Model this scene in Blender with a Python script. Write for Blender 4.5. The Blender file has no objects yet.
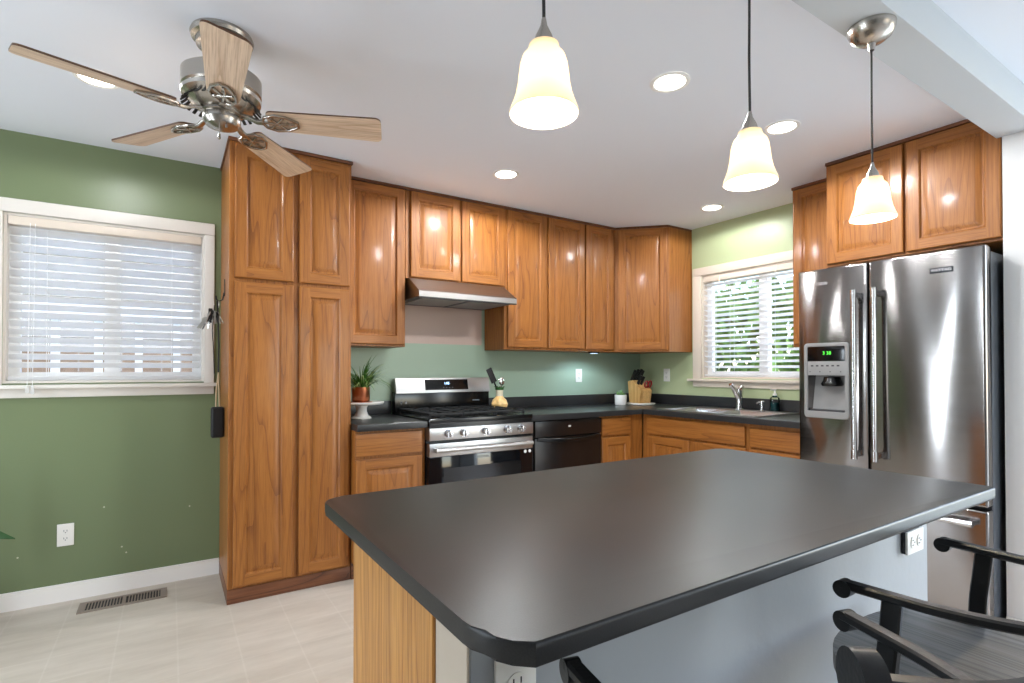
import bpy, bmesh, math, random
from mathutils import Vector, Matrix, Euler
R = math.radians
random.seed(7)
scn = bpy.context.scene
col = scn.collection

# ------------------------------------------------------------------ camera, sky, daylight, exposure
cam_d = bpy.data.cameras.new('camera'); cam = bpy.data.objects.new('camera', cam_d); col.objects.link(cam)
cam.location = (-3.8227, -3.657, 1.2199)
cam.rotation_euler = (R(90.6343), 0, R(-32.7445))
cam_d.sensor_width = 36; cam_d.lens = 532.187 / 1024 * 36
cam_d.shift_y = 22.318 / 1024
cam_d.clip_start = 0.02
scn.camera = cam

world = bpy.data.worlds.new('sky'); scn.world = world; world.use_nodes = True
wn = world.node_tree.nodes; wl = world.node_tree.links
sky = wn.new('ShaderNodeTexSky'); sky.sky_type = 'NISHITA'; sky.sun_disc = False
sky.sun_elevation = R(48); sky.sun_rotation = R(140)
wl.new(sky.outputs[0], wn['Background'].inputs[0]); wn['Background'].inputs[1].default_value = 1.0

sd = bpy.data.lights.new('sun', 'SUN'); sd.energy = 2.5; sd.angle = R(1); sd.color = (1, .96, .9)
so = bpy.data.objects.new('sun', sd); col.objects.link(so); so.rotation_euler = (R(26), 0, R(-12))
def area(name, loc, rot, sx, sy, energy, color):
    d = bpy.data.lights.new(name, 'AREA'); d.shape = 'RECTANGLE'; d.size = sx; d.size_y = sy
    d.energy = energy; d.color = color
    o = bpy.data.objects.new(name, d); col.objects.link(o); o.location = loc
    o.rotation_euler = rot
    return o
# daylight through the tall windows of the adjoining room (they stand in the window openings)
area('daylight_rear', (-1.3, -6.93, 1.35), (R(90), 0, 0), 1.6, 1.4, 8, (0.80, 0.90, 1.0))
area('daylight_east', (-.06, -4.3, 1.25), (R(90), 0, R(90)), 1.7, 2.0, 34, (0.74, 0.87, 1.0))
area('daylight_west', (-6.13, -2.2, 1.2), (R(90), 0, R(-90)), 0.16, 2.1, 30, (0.80, 0.90, 1.0))
area('daylight_west', (-6.13, -1.1, 1.2), (R(90), 0, R(-90)), 0.12, 2.1, 24, (0.80, 0.90, 1.0))

vs = scn.view_settings
scn.display_settings.display_device = 'sRGB'
vs.view_transform = 'Standard'; vs.look = 'None'; vs.gamma = 1.0; vs.use_curve_mapping = False
vs.exposure = 0.16

# ------------------------------------------------------------------ mesh helpers
class MB:
    """collects shapes; build() links them as ONE mesh object"""
    def __init__(s): s.bm = bmesh.new()
    def _fin(s, verts, mat):
        fs = set(f for v in verts for f in v.link_faces)
        for f in fs: f.material_index = mat
        return list(fs)
    def box(s, x0, x1, y0, y1, z0, z1, mat=0, bev=0, seg=2, M=None):
        x0, x1 = sorted((x0, x1)); y0, y1 = sorted((y0, y1)); z0, z1 = sorted((z0, z1))
        m = Matrix.Translation(((x0+x1)/2, (y0+y1)/2, (z0+z1)/2)) @ Matrix.Diagonal((x1-x0, y1-y0, z1-z0, 1))
        if M is not None: m = M @ m
        vs_ = bmesh.ops.create_cube(s.bm, size=1, matrix=m)['verts']
        s._fin(vs_, mat)
        if bev:
            es = list(set(e for v in vs_ for e in v.link_edges))
            r = bmesh.ops.bevel(s.bm, geom=es, offset=bev, segments=seg, profile=0.6, affect='EDGES')
            for f in r['faces']: f.material_index = mat
        return s
    def cyl(s, p0, p1, r0, r1=None, seg=20, mat=0, cap=True):
        r1 = r0 if r1 is None else r1
        return s.tube([p0, p1], [r0, r1], seg, mat, cap)
    def tube(s, path, rad, seg=10, mat=0, cap=True):
        P = [Vector(p) for p in path]; n = len(P)
        if not hasattr(rad, '__len__'): rad = [rad]*n
        rings = []; prev = None
        for i in range(n):
            t = (P[min(i+1, n-1)] - P[max(i-1, 0)]).normalized()
            if prev is None:
                a = Vector((0, 0, 1)) if abs(t.z) < .9 else Vector((1, 0, 0))
                u = t.cross(a).normalized()
            else:
                u = (prev - t*prev.dot(t)).normalized()
            w = t.cross(u); prev = u
            rings.append([s.bm.verts.new(P[i] + (u*math.cos(2*math.pi*k/seg) + w*math.sin(2*math.pi*k/seg))*rad[i]) for k in range(seg)])
        for a, b in zip(rings, rings[1:]):
            for k in range(seg):
                f = s.bm.faces.new((a[k], a[(k+1) % seg], b[(k+1) % seg], b[k])); f.material_index = mat
        if cap:
            f = s.bm.faces.new(rings[0][::-1]); f.material_index = mat
            f = s.bm.faces.new(rings[-1]); f.material_index = mat
        return s
    def bar(s, path, w, h, mat=0, up=(0, 0, 1)):
        """rectangular section (w across, h along up) swept along a path, chamfered"""
        P = [Vector(p) for p in path]; n = len(P); rings = []
        c = min(w, h)*.22
        prof = [(-w/2+c, -h/2), (w/2-c, -h/2), (w/2, -h/2+c), (w/2, h/2-c), (w/2-c, h/2), (-w/2+c, h/2), (-w/2, h/2-c), (-w/2, -h/2+c)]
        for i in range(n):
            t = (P[min(i+1, n-1)] - P[max(i-1, 0)]).normalized()
            sd = t.cross(Vector(up)).normalized(); u2 = sd.cross(t)
            rings.append([s.bm.verts.new(P[i] + sd*a + u2*b) for a, b in prof])
        m = len(prof)
        for a, b in zip(rings, rings[1:]):
            for k in range(m):
                f = s.bm.faces.new((a[k], a[(k+1) % m], b[(k+1) % m], b[k])); f.material_index = mat
        s.bm.faces.new(rings[0][::-1]).material_index = mat
        s.bm.faces.new(rings[-1]).material_index = mat
        return s
    def lathe(s, prof, c=(0, 0, 0), seg=32, mat=0, closed=False):
        """prof: (r, z) points; r = 0 makes a pole"""
        c = Vector(c); rings = []
        for r, z in prof:
            if r < 1e-6: rings.append([s.bm.verts.new(c + Vector((0, 0, z)))])
            else: rings.append([s.bm.verts.new(c + Vector((r*math.cos(2*math.pi*k/seg), r*math.sin(2*math.pi*k/seg), z))) for k in range(seg)])
        pairs = list(zip(rings, rings[1:]))
        if closed: pairs.append((rings[-1], rings[0]))
        for a, b in pairs:
            for k in range(seg):
                k2 = (k+1) % seg
                if len(a) == 1 and len(b) == 1: continue
                if len(a) == 1: f = s.bm.faces.new((a[0], b[k], b[k2]))
                elif len(b) == 1: f = s.bm.faces.new((a[k], b[0], a[k2]))
                else: f = s.bm.faces.new((a[k], b[k], b[k2], a[k2]))
                f.material_index = mat
        return s
    def prism(s, pts, z0, z1, mat=0, bev=0, seg=3, M=None):
        lo = [s.bm.verts.new((x, y, z0)) for x, y in pts]; hi = [s.bm.verts.new((x, y, z1)) for x, y in pts]
        n = len(pts)
        fs = [s.bm.faces.new(lo[::-1]), s.bm.faces.new(hi)]
        for k in range(n): fs.append(s.bm.faces.new((lo[k], lo[(k+1) % n], hi[(k+1) % n], hi[k])))
        for f in fs: f.material_index = mat
        if bev:
            es = list(set(list(fs[0].edges) + list(fs[1].edges)))
            r = bmesh.ops.bevel(s.bm, geom=es, offset=bev, segments=seg, profile=0.5, affect='EDGES')
            for f in r['faces']: f.material_index = mat
            vv = set(v for f in r['faces'] for v in f.verts)
        if M is not None:
            bmesh.ops.transform(s.bm, matrix=M, verts=lo+hi)
        return s
    def quad(s, a, b, c, d, mat=0):
        f = s.bm.faces.new([s.bm.verts.new(p) for p in (a, b, c, d)]); f.material_index = mat
        return s
    def sphere(s, c, r, sx=1, sy=1, sz=1, mat=0, u=16, v=10, M=None):
        m = Matrix.Translation(c) @ Matrix.Diagonal((r*sx, r*sy, r*sz, 1))
        if M is not None: m = M @ m
        s._fin(bmesh.ops.create_uvsphere(s.bm, u_segments=u, v_segments=v, radius=1, matrix=m)['verts'], mat)
        return s
    def build(s, name, mats, parent=None, smooth=True, angle=34, recalc=True):
        if not isinstance(mats, (list, tuple)): mats = [mats]
        if recalc: bmesh.ops.recalc_face_normals(s.bm, faces=s.bm.faces)
        me = bpy.data.meshes.new(name); s.bm.to_mesh(me); s.bm.free()
        for m in mats: me.materials.append(m)
        if smooth and len(me.polygons):
            me.polygons.foreach_set('use_smooth', [True]*len(me.polygons))
            me.set_sharp_from_angle(angle=R(angle))
        o = bpy.data.objects.new(name, me); col.objects.link(o)
        if parent is not None: o.parent = parent
        return o

def tag(o, label=None, cat=None, group=None, kind=None):
    if label: o['label'] = label
    if cat: o['category'] = cat
    if group: o['group'] = group
    if kind: o['kind'] = kind
    return o
def thing(name, label, cat, loc=(0, 0, 0), rz=0, group=None):
    o = bpy.data.objects.new(name, None); col.objects.link(o); o.empty_display_size = .1
    o.location = loc; o.rotation_euler = (0, 0, R(rz))
    return tag(o, label, cat, group)
def struct(o): o['kind'] = 'structure'; return o
def text_mesh(name, body, size, mat, parent, M, depth=.0006, xs=1.0):
    c = bpy.data.curves.new(name, 'FONT'); c.body = body; c.size = size; c.extrude = depth
    c.align_x = 'CENTER'; c.align_y = 'CENTER'
    t = bpy.data.objects.new(name, c); col.objects.link(t)
    bpy.context.view_layer.update()
    me = bpy.data.meshes.new_from_object(t.evaluated_get(bpy.context.evaluated_depsgraph_get()))
    bpy.data.objects.remove(t); bpy.data.curves.remove(c)
    me.transform(M @ Matrix.Diagonal((xs, 1, 1, 1))); me.materials.clear(); me.materials.append(mat)
    o = bpy.data.objects.new(name, me); col.objects.link(o); o.parent = parent
    return o
FRONT = Matrix.Rotation(R(90), 4, 'X')       # text facing local -Y

# ------------------------------------------------------------------ materials
def lin(c):
    return tuple(((v/255)/12.92 if v/255 <= .04045 else ((v/255+.055)/1.055)**2.4) for v in c) + (1,)
def mat(name, rgb, rough=.5, metal=0, spec=.5, coat=0, emit=None, estr=0, bump=0, bscale=200, trans=0, ior=1.45, vary=0, vscale=6):
    m = bpy.data.materials.new(name); m.use_nodes = True
    nt = m.node_tree; b = nt.nodes['Principled BSDF']
    b.inputs['Base Color'].default_value = lin(rgb); b.inputs['Roughness'].default_value = rough
    b.inputs['Metallic'].default_value = metal; b.inputs['Specular IOR Level'].default_value = spec
    b.inputs['Coat Weight'].default_value = coat; b.inputs['Coat Roughness'].default_value = .12
    b.inputs['Transmission Weight'].default_value = trans; b.inputs['IOR'].default_value = ior
    if emit:
        b.inputs['Emission Color'].default_value = lin(emit); b.inputs['Emission Strength'].default_value = estr
    tc = nt.nodes.new('ShaderNodeTexCoord')
    if bump or vary:
        nz = nt.nodes.new('ShaderNodeTexNoise'); nz.inputs['Scale'].default_value = bscale; nz.inputs['Detail'].default_value = 4
        nt.links.new(tc.outputs['Object'], nz.inputs['Vector'])
        if bump:
            bp = nt.nodes.new('ShaderNodeBump'); bp.inputs['Strength'].default_value = bump; bp.inputs['Distance'].default_value = .004
            nt.links.new(nz.outputs[0], bp.inputs['Height']); nt.links.new(bp.outputs[0], b.inputs['Normal'])
        if vary:
            n2 = nt.nodes.new('ShaderNodeTexNoise'); n2.inputs['Scale'].default_value = vscale; n2.inputs['Detail'].default_value = 5
            nt.links.new(tc.outputs['Object'], n2.inputs['Vector'])
            rp = nt.nodes.new('ShaderNodeValToRGB'); base = lin(rgb)
            rp.color_ramp.elements[0].position = .3; rp.color_ramp.elements[1].position = .7
            rp.color_ramp.elements[0].color = tuple(v*(1-vary) for v in base[:3]) + (1,)
            rp.color_ramp.elements[1].color = tuple(min(1, v*(1+vary)) for v in base[:3]) + (1,)
            nt.links.new(n2.outputs[0], rp.inputs[0]); nt.links.new(rp.outputs[0], b.inputs['Base Color'])
    return m

def oak(name, axis, light, mid, dark, rough=.46, coat=.16, ring=11.0):
    """oak with long pores and cathedral figure; axis = the grain's direction in the part's own space"""
    m = bpy.data.materials.new(name); m.use_nodes = True; nt = m.node_tree; N = nt.nodes; L = nt.links
    b = N['Principled BSDF']
    tc = N.new('ShaderNodeTexCoord'); oi = N.new('ShaderNodeObjectInfo')
    mul = N.new('ShaderNodeMath'); mul.operation = 'MULTIPLY'; mul.inputs[1].default_value = 23.7
    L.new(oi.outputs['Random'], mul.inputs[0])
    add = N.new('ShaderNodeVectorMath'); add.operation = 'ADD'
    L.new(tc.outputs['Object'], add.inputs[0]); L.new(mul.outputs[0], add.inputs[1])
    def mapped(sc_across, sc_along):
        mp = N.new('ShaderNodeMapping'); s = [sc_across]*3; s['xyz'.index(axis)] = sc_along
        mp.inputs['Scale'].default_value = s; L.new(add.outputs[0], mp.inputs['Vector']); return mp
    # broad cathedral rings: contour lines of a stretched noise
    n1 = N.new('ShaderNodeTexNoise'); n1.inputs['Scale'].default_value = 1; n1.inputs['Detail'].default_value = 1.2
    L.new(mapped(7.5, .55).outputs[0], n1.inputs['Vector'])
    m1 = N.new('ShaderNodeMath'); m1.operation = 'MULTIPLY'; m1.inputs[1].default_value = ring; L.new(n1.outputs[0], m1.inputs[0])
    fr = N.new('ShaderNodeMath'); fr.operation = 'FRACT'; L.new(m1.outputs[0], fr.inputs[0])
    # pores
    n2 = N.new('ShaderNodeTexNoise'); n2.inputs['Scale'].default_value = 1; n2.inputs['Detail'].default_value = 3
    L.new(mapped(330, 9).outputs[0], n2.inputs['Vector'])
    n3 = N.new('ShaderNodeTexNoise'); n3.inputs['Scale'].default_value = 1; n3.inputs['Detail'].default_value = 2
    L.new(mapped(38, 1.2).outputs[0], n3.inputs['Vector'])
    rp = N.new('ShaderNodeValToRGB'); e = rp.color_ramp.elements
    e[0].position = 0; e[0].color = lin(mid); e[1].position = 1; e[1].color = lin(dark)
    x = e.new(.55); x.color = lin(light); x = e.new(.85); x.color = lin(mid)
    L.new(fr.outputs[0], rp.inputs[0])
    mx = N.new('ShaderNodeMix'); mx.data_type = 'RGBA'; mx.blend_type = 'MULTIPLY'
    r2 = N.new('ShaderNodeValToRGB'); r2.color_ramp.elements[0].position = .36; r2.color_ramp.elements[1].position = .56
    r2.color_ramp.elements[0].color = (.70, .62, .54, 1); r2.color_ramp.elements[1].color = (1, 1, 1, 1)
    L.new(n2.outputs[0], r2.inputs[0]); mx.inputs[0].default_value = .75
    L.new(rp.outputs[0], mx.inputs[6]); L.new(r2.outputs[0], mx.inputs[7])
    mx2 = N.new('ShaderNodeMix'); mx2.data_type = 'RGBA'; mx2.blend_type = 'MULTIPLY'; mx2.inputs[0].default_value = .6
    r3 = N.new('ShaderNodeValToRGB'); r3.color_ramp.elements[0].position = .3; r3.color_ramp.elements[1].position = .65
    r3.color_ramp.elements[0].color = (.80, .74, .68, 1); r3.color_ramp.elements[1].color = (1.08, 1.06, 1.02, 1)
    L.new(n3.outputs[0], r3.inputs[0]); L.new(mx.outputs[2], mx2.inputs[6]); L.new(r3.outputs[0], mx2.inputs[7])
    L.new(mx2.outputs[2], b.inputs['Base Color'])
    b.inputs['Roughness'].default_value = rough; b.inputs['Coat Weight'].default_value = coat; b.inputs['Coat Roughness'].default_value = .13; b.inputs['Specular IOR Level'].default_value = .35
    bp = N.new('ShaderNodeBump'); bp.inputs['Strength'].default_value = .12; bp.inputs['Distance'].default_value = .002
    L.new(n2.outputs[0], bp.inputs['Height']); L.new(bp.outputs[0], b.inputs['Normal'])
    return m
OL, OM, OD = (164, 106, 48), (155, 98, 42), (131, 79, 33)
oak_z = oak('oak_vertical', 'z', OL, OM, OD)
oak_x = oak('oak_horizontal', 'x', OL, OM, OD)
OAK = [oak_z, oak_x]
oak_pale = oak('oak_pale_panel', 'z', (206, 150, 78), (196, 138, 68), (166, 108, 48), ring=16)
oak_dark = oak('oak_dark_strip', 'x', (124, 78, 50), (108, 66, 42), (74, 44, 28))
maple = oak('fan_blade_maple', 'x', (232, 208, 184), (226, 200, 176), (208, 178, 150), rough=.45, coat=.05, ring=6)
blade_edge = mat('blade_edge_brown', (92, 62, 44), .5)
stool_wood = oak('stool_blackened_oak', 'y', (126, 124, 122), (108, 107, 106), (82, 81, 81), rough=.38, coat=.1, ring=14)

def steel(name, rgb, rough, axis='x', wavy=0, wscale=(3, 3, 1.2), brush=.03):
    m = mat(name, rgb, rough, 1); nt = m.node_tree; N = nt.nodes; L = nt.links; b = N['Principled BSDF']
    tc = N.new('ShaderNodeTexCoord')
    mp = N.new('ShaderNodeMapping'); s = [260]*3; s['xyz'.index(axis)] = 3; mp.inputs['Scale'].default_value = s
    L.new(tc.outputs['Object'], mp.inputs['Vector'])
    nz = N.new('ShaderNodeTexNoise'); nz.inputs['Scale'].default_value = 1; nz.inputs['Detail'].default_value = 3
    L.new(mp.outputs[0], nz.inputs['Vector'])
    mr = N.new('ShaderNodeMapRange'); mr.inputs['To Min'].default_value = rough*.75; mr.inputs['To Max'].default_value = rough*1.35
    L.new(nz.outputs[0], mr.inputs['Value']); L.new(mr.outputs[0], b.inputs['Roughness'])
    bp = N.new('ShaderNodeBump'); bp.inputs['Strength'].default_value = brush; bp.inputs['Distance'].default_value = .001
    L.new(nz.outputs[0], bp.inputs['Height'])
    if wavy:
        mp2 = N.new('ShaderNodeMapping'); mp2.inputs['Scale'].default_value = wscale; L.new(tc.outputs['Object'], mp2.inputs['Vector'])
        n2 = N.new('ShaderNodeTexNoise'); n2.inputs['Scale'].default_value = 1; n2.inputs['Detail'].default_value = 1
        L.new(mp2.outputs[0], n2.inputs['Vector'])
        b2 = N.new('ShaderNodeBump'); b2.inputs['Strength'].default_value = 1; b2.inputs['Distance'].default_value = wavy
        L.new(n2.outputs[0], b2.inputs['Height']); L.new(b2.outputs[0], bp.inputs['Normal'])
    L.new(bp.outputs[0], b.inputs['Normal'])
    return m
stainless = steel('stainless_steel', (186, 184, 182), .32, brush=.006)
fridge_steel = steel('fridge_stainless', (146, 142, 140), .14, 'x', .045, (2.2, 2.2, .5), brush=.008)
_b = fridge_steel.node_tree.nodes['Principled BSDF']; _t = fridge_steel.node_tree.nodes.new('ShaderNodeTangent'); _t.direction_type = 'RADIAL'; _t.axis = 'Z'
fridge_steel.node_tree.links.new(_t.outputs[0], _b.inputs['Tangent']); _b.inputs['Anisotropic'].default_value = .8; _b.inputs['Anisotropic Rotation'].default_value = .25
hood_steel = steel('hood_stainless', (146, 143, 141), .34, brush=.006)
nickel = mat('brushed_nickel', (178, 172, 164), .27, 1)
chrome = mat('chrome', (215, 215, 215), .16, 1)
handle_steel = mat('handle_steel', (200, 200, 202), .2, 1)
black_gloss = mat('black_enamel', (14, 14, 15), .18)
black_satin = mat('black_satin', (20, 19, 19), .38)
dw_black = mat('dishwasher_black', (28, 22, 20), .22)
iron = mat('cast_iron', (22, 22, 23), .55, bump=.3)
oven_glass = mat('oven_glass', (10, 13, 17), .06)
dark_grey = mat('dark_grey_plastic', (58, 58, 60), .45)
mid_grey = mat('mid_grey_plastic', (142, 141, 140), .4)
fridge_side = mat('fridge_side_grey', (84, 88, 94), .35)
display_black = mat('display_black', (10, 10, 11), .12)
led_green = mat('display_green', (70, 200, 60), .4, emit=(90, 230, 70), estr=1.6)
led_blue = mat('display_blue_white', (160, 200, 240), .4, emit=(170, 215, 255), estr=3.0)
white_paint = mat('white_trim_paint', (220, 214, 206), .38)
base_white = mat('white_baseboard', (242, 237, 230), .4)
cream_trim = mat('cream_trim_paint', (218, 205, 190), .4)
plate_white = mat('outlet_plate_white', (238, 234, 226), .35)
slot_dark = mat('slot_dark', (40, 38, 36), .6)
ceil_m = mat('ceiling_white', (238, 242, 250), .75, spec=.2, bump=.08, bscale=60)
beam_m = mat('beam_paint', (206, 211, 215), .7, spec=.2, bump=.1, bscale=45)
wall_white = mat('wall_white_paint', (222, 221, 220), .6, spec=.3, bump=.06, bscale=70)
wall_taupe = mat('wall_taupe_paint', (142, 136, 128), .6, spec=.3, bump=.06, bscale=70)
panel_grey = mat('island_grey_paint', (160, 163, 165), .45, bump=.15, bscale=40)
pony_paint = mat('half_wall_end_paint', (196, 182, 164), .5, bump=.1, bscale=40)
white_ceramic = mat('white_ceramic', (236, 233, 228), .2)
copper = mat('copper', (178, 112, 80), .28, 1)
leaf_green = mat('grass_leaf', (66, 112, 42), .5, vary=.4, vscale=30)
leaf_pale = mat('pale_leaf', (168, 190, 120), .5)
leaf_dark = mat('house_plant_leaf', (38, 78, 32), .45)
succ_green = mat('succulent_green', (92, 128, 72), .5, vary=.3, vscale=60)
soil = mat('potting_soil', (52, 38, 28), .9)
terracotta = mat('planter_terracotta', (150, 96, 70), .8)
bamboo = oak('knife_block_wood', 'z', (222, 182, 120), (210, 166, 104), (180, 134, 76), ring=5)
red_plastic = mat('red_plastic', (150, 28, 32), .35)
gold_ceramic = mat('garlic_ceramic', (226, 186, 124), .3, vary=.35, vscale=22)
cream_ceramic = mat('cream_ceramic', (226, 216, 190), .3)
green_glaze = mat('green_glaze', (44, 92, 40), .3)
teal_liquid = mat('teal_soap', (16, 70, 74), .1)
clear_plastic = mat('bottle_clear', (196, 220, 214), .08, trans=.75)
leather = mat('black_leather', (22, 21, 22), .5, bump=.2, bscale=150)
rope_beige = mat('beige_cord', (196, 172, 138), .8)
key_metal = mat('key_metal', (188, 186, 180), .3, 1)
cord_black = mat('lamp_cord', (40, 40, 42), .5)
stool_black = mat('stool_black_wood', (20, 20, 21), .34, bump=.1, bscale=120)
blind_m = mat('blind_white', (240, 240, 240), .45)
def _translucent(m, rgb, fac):
    nt = m.node_tree; N = nt.nodes; L = nt.links; out = [n for n in N if n.type == 'OUTPUT_MATERIAL'][0]; b = N['Principled BSDF']
    t = N.new('ShaderNodeBsdfTranslucent'); t.inputs[0].default_value = lin(rgb); x = N.new('ShaderNodeMixShader'); x.inputs[0].default_value = fac
    L.new(b.outputs[0], x.inputs[1]); L.new(t.outputs[0], x.inputs[2]); L.new(x.outputs[0], out.inputs[0])
_translucent(blind_m, (250, 250, 250), .75)
vinyl = mat('sash_vinyl', (240, 240, 240), .4)
vent_m = mat('vent_brown', (146, 132, 120), .45, .3)
lens_m = mat('recessed_lens', (255, 252, 244), .5, emit=(255, 246, 230), estr=9)
trim_ring = mat('recessed_trim', (244, 242, 238), .5)
sticker = mat('white_sticker', (240, 240, 238), .4)
badge_dark = mat('badge_dark', (44, 46, 52), .3, .6)
badge_light = mat('badge_lettering', (214, 214, 216), .3)
badge_silver = mat('badge_silver', (226, 224, 226), .25, .7)
faint_grey = mat('faint_lettering', (122, 128, 134), .4)
hedge_m = mat('hedge_leaves', (108, 138, 64), .6, vary=.5, vscale=3)
fence_wood = mat('fence_wood', (120, 98, 78), .8, vary=.2, vscale=8)
ext_white = mat('exterior_white', (232, 234, 236), .7)
lawn = mat('yard_ground', (126, 128, 96), .9, vary=.3, vscale=4)

def thin_glass():
    m = bpy.data.materials.new('window_glass'); m.use_nodes = True; nt = m.node_tree; N = nt.nodes; L = nt.links
    N.remove(N['Principled BSDF']); out = [n for n in N if n.type == 'OUTPUT_MATERIAL'][0]
    t = N.new('ShaderNodeBsdfTransparent'); g = N.new('ShaderNodeBsdfGlossy'); g.inputs['Roughness'].default_value = .02
    f = N.new('ShaderNodeFresnel'); f.inputs[0].default_value = 1.45; x = N.new('ShaderNodeMixShader')
    L.new(f.outputs[0], x.inputs[0]); L.new(t.outputs[0], x.inputs[1]); L.new(g.outputs[0], x.inputs[2]); L.new(x.outputs[0], out.inputs[0])
    return m
glass = thin_glass()
def shade_glass():
    """lit opal glass: lets the bulb's light through, tinted warm"""
    m = bpy.data.materials.new('opal_shade_glass'); m.use_nodes = True; nt = m.node_tree; N = nt.nodes; L = nt.links
    out = [n for n in N if n.type == 'OUTPUT_MATERIAL'][0]; b = N['Principled BSDF']
    b.inputs['Base Color'].default_value = lin((255, 247, 232)); b.inputs['Roughness'].default_value = .3
    t = N.new('ShaderNodeBsdfTranslucent'); t.inputs[0].default_value = lin((255, 243, 222))
    x = N.new('ShaderNodeMixShader'); x.inputs[0].default_value = .5
    L.new(b.outputs[0], x.inputs[1]); L.new(t.outputs[0], x.inputs[2]); L.new(x.outputs[0], out.inputs[0])
    return m
opal = shade_glass()
bulb_m = mat('bulb_glow', (255, 240, 210), .4, emit=(255, 236, 200), estr=14)

def wall_back_paint():
    m = mat('wall_green_paint', (112, 130, 90), .36, bump=.05, bscale=90); nt = m.node_tree; N = nt.nodes; L = nt.links; b = N['Principled BSDF']
    tc = N.new('ShaderNodeTexCoord'); sx = N.new('ShaderNodeSeparateXYZ'); L.new(tc.outputs['Object'], sx.inputs[0])
    def cmp(sock, op, v):
        n = N.new('ShaderNodeMath'); n.operation = op; n.inputs[1].default_value = v; L.new(sx.outputs[sock], n.inputs[0]); return n
    def mulm(a, c):
        n = N.new('ShaderNodeMath'); n.operation = 'MULTIPLY'; L.new(a.outputs[0], n.inputs[0]); L.new(c.outputs[0], n.inputs[1]); return n
    def mix(fac, a, c):
        n = N.new('ShaderNodeMix'); n.data_type = 'RGBA'; L.new(fac.outputs[0], n.inputs[0])
        for s, v in ((6, a), (7, c)):
            if isinstance(v, tuple): n.inputs[s].default_value = v
            else: L.new(v.outputs[2], n.inputs[s])
        return n
    # kitchen side of the pantry is painted a paler sage; behind the hood the wall is bare beige
    k = mix(cmp('X', 'GREATER_THAN', -3.2), lin((114, 126, 92)), lin((160, 181, 160)))
    bare = mulm(mulm(cmp('X', 'GREATER_THAN', -2.51), cmp('X', 'LESS_THAN', -1.755)), cmp('Z', 'GREATER_THAN', 1.412))
    k2 = mix(bare, k, lin((196, 172, 160)))
    # paint chips
    vd = None
    for (px, pz) in ((-4.04, .24), (-4.02, .205), (-4.47, .26), (-4.12, .47), (-3.72, .42)):
        d = N.new('ShaderNodeVectorMath'); d.operation = 'DISTANCE'; d.inputs[1].default_value = (px, 0, pz); L.new(tc.outputs['Object'], d.inputs[0])
        c = N.new('ShaderNodeMath'); c.operation = 'LESS_THAN'; c.inputs[1].default_value = .0042; L.new(d.outputs['Value'], c.inputs[0])
        if vd is None: vd = c
        else:
            a = N.new('ShaderNodeMath'); a.operation = 'MAXIMUM'; L.new(vd.outputs[0], a.inputs[0]); L.new(c.outputs[0], a.inputs[1]); vd = a
    k3 = mix(vd, k2, lin((196, 194, 172)))
    L.new(k3.outputs[2], b.inputs['Base Color'])
    return m
wall_green = wall_back_paint()
wall_sage = mat('wall_sage_paint', (176, 186, 146), .4, bump=.05, bscale=90)

def floor_mat():
    m = mat('vinyl_tile_floor', (214, 206, 196), .42); nt = m.node_tree; N = nt.nodes; L = nt.links; b = N['Principled BSDF']
    tc = N.new('ShaderNodeTexCoord')
    mp = N.new('ShaderNodeMapping'); mp.inputs['Scale'].default_value = (1.2, 5, 1); L.new(tc.outputs['Object'], mp.inputs['Vector'])
    n1 = N.new('ShaderNodeTexNoise'); n1.inputs['Scale'].default_value = 2.2; n1.inputs['Detail'].default_value = 9; n1.inputs['Roughness'].default_value = .65
    L.new(mp.outputs[0], n1.inputs['Vector'])
    rp = N.new('ShaderNodeValToRGB'); e = rp.color_ramp.elements
    e[0].position = .32; e[0].color = lin((190, 179, 165)); e[1].position = .68; e[1].color = lin((208, 198, 185))
    L.new(n1.outputs[0], rp.inputs[0])
    br = N.new('ShaderNodeTexBrick'); br.offset = 0; br.squash = 1
    br.inputs['Scale'].default_value = 1; br.inputs['Mortar Size'].default_value = .004; br.inputs['Mortar Smooth'].default_value = .3
    br.inputs['Brick Width'].default_value = .2286; br.inputs['Row Height'].default_value = .2286
    mp2 = N.new('ShaderNodeMapping'); mp2.inputs['Location'].default_value = (3.558, .69, 0); L.new(tc.outputs['Object'], mp2.inputs['Vector'])
    L.new(mp2.outputs[0], br.inputs['Vector'])
    mx = N.new('ShaderNodeMix'); mx.data_type = 'RGBA'; mf = N.new('ShaderNodeMath'); mf.operation = 'MULTIPLY'; mf.inputs[1].default_value = .12
    L.new(br.outputs['Fac'], mf.inputs[0]); L.new(mf.outputs[0], mx.inputs[0]); L.new(rp.outputs[0], mx.inputs[6]); mx.inputs[7].default_value = lin((236, 230, 222))
    # broad random patches, slightly darker, over the whole floor
    n4 = N.new('ShaderNodeTexNoise'); n4.inputs['Scale'].default_value = 1.1; n4.inputs['Detail'].default_value = 6; L.new(tc.outputs['Object'], n4.inputs['Vector'])
    r4 = N.new('ShaderNodeValToRGB'); r4.color_ramp.elements[0].position = .4; r4.color_ramp.elements[1].position = .6
    r4.color_ramp.elements[0].color = (.9, .89, .88, 1); r4.color_ramp.elements[1].color = (1, 1, 1, 1); L.new(n4.outputs[0], r4.inputs[0])
    m4 = N.new('ShaderNodeMix'); m4.data_type = 'RGBA'; m4.blend_type = 'MULTIPLY'; m4.inputs[0].default_value = 1
    L.new(mx.outputs[2], m4.inputs[6]); L.new(r4.outputs[0], m4.inputs[7]); L.new(m4.outputs[2], b.inputs['Base Color'])
    bp = N.new('ShaderNodeBump'); bp.inputs['Strength'].default_value = .1; bp.inputs['Distance'].default_value = .003
    L.new(n1.outputs[0], bp.inputs['Height']); L.new(bp.outputs[0], b.inputs['Normal'])
    return m
floor_m = floor_mat()

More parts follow.
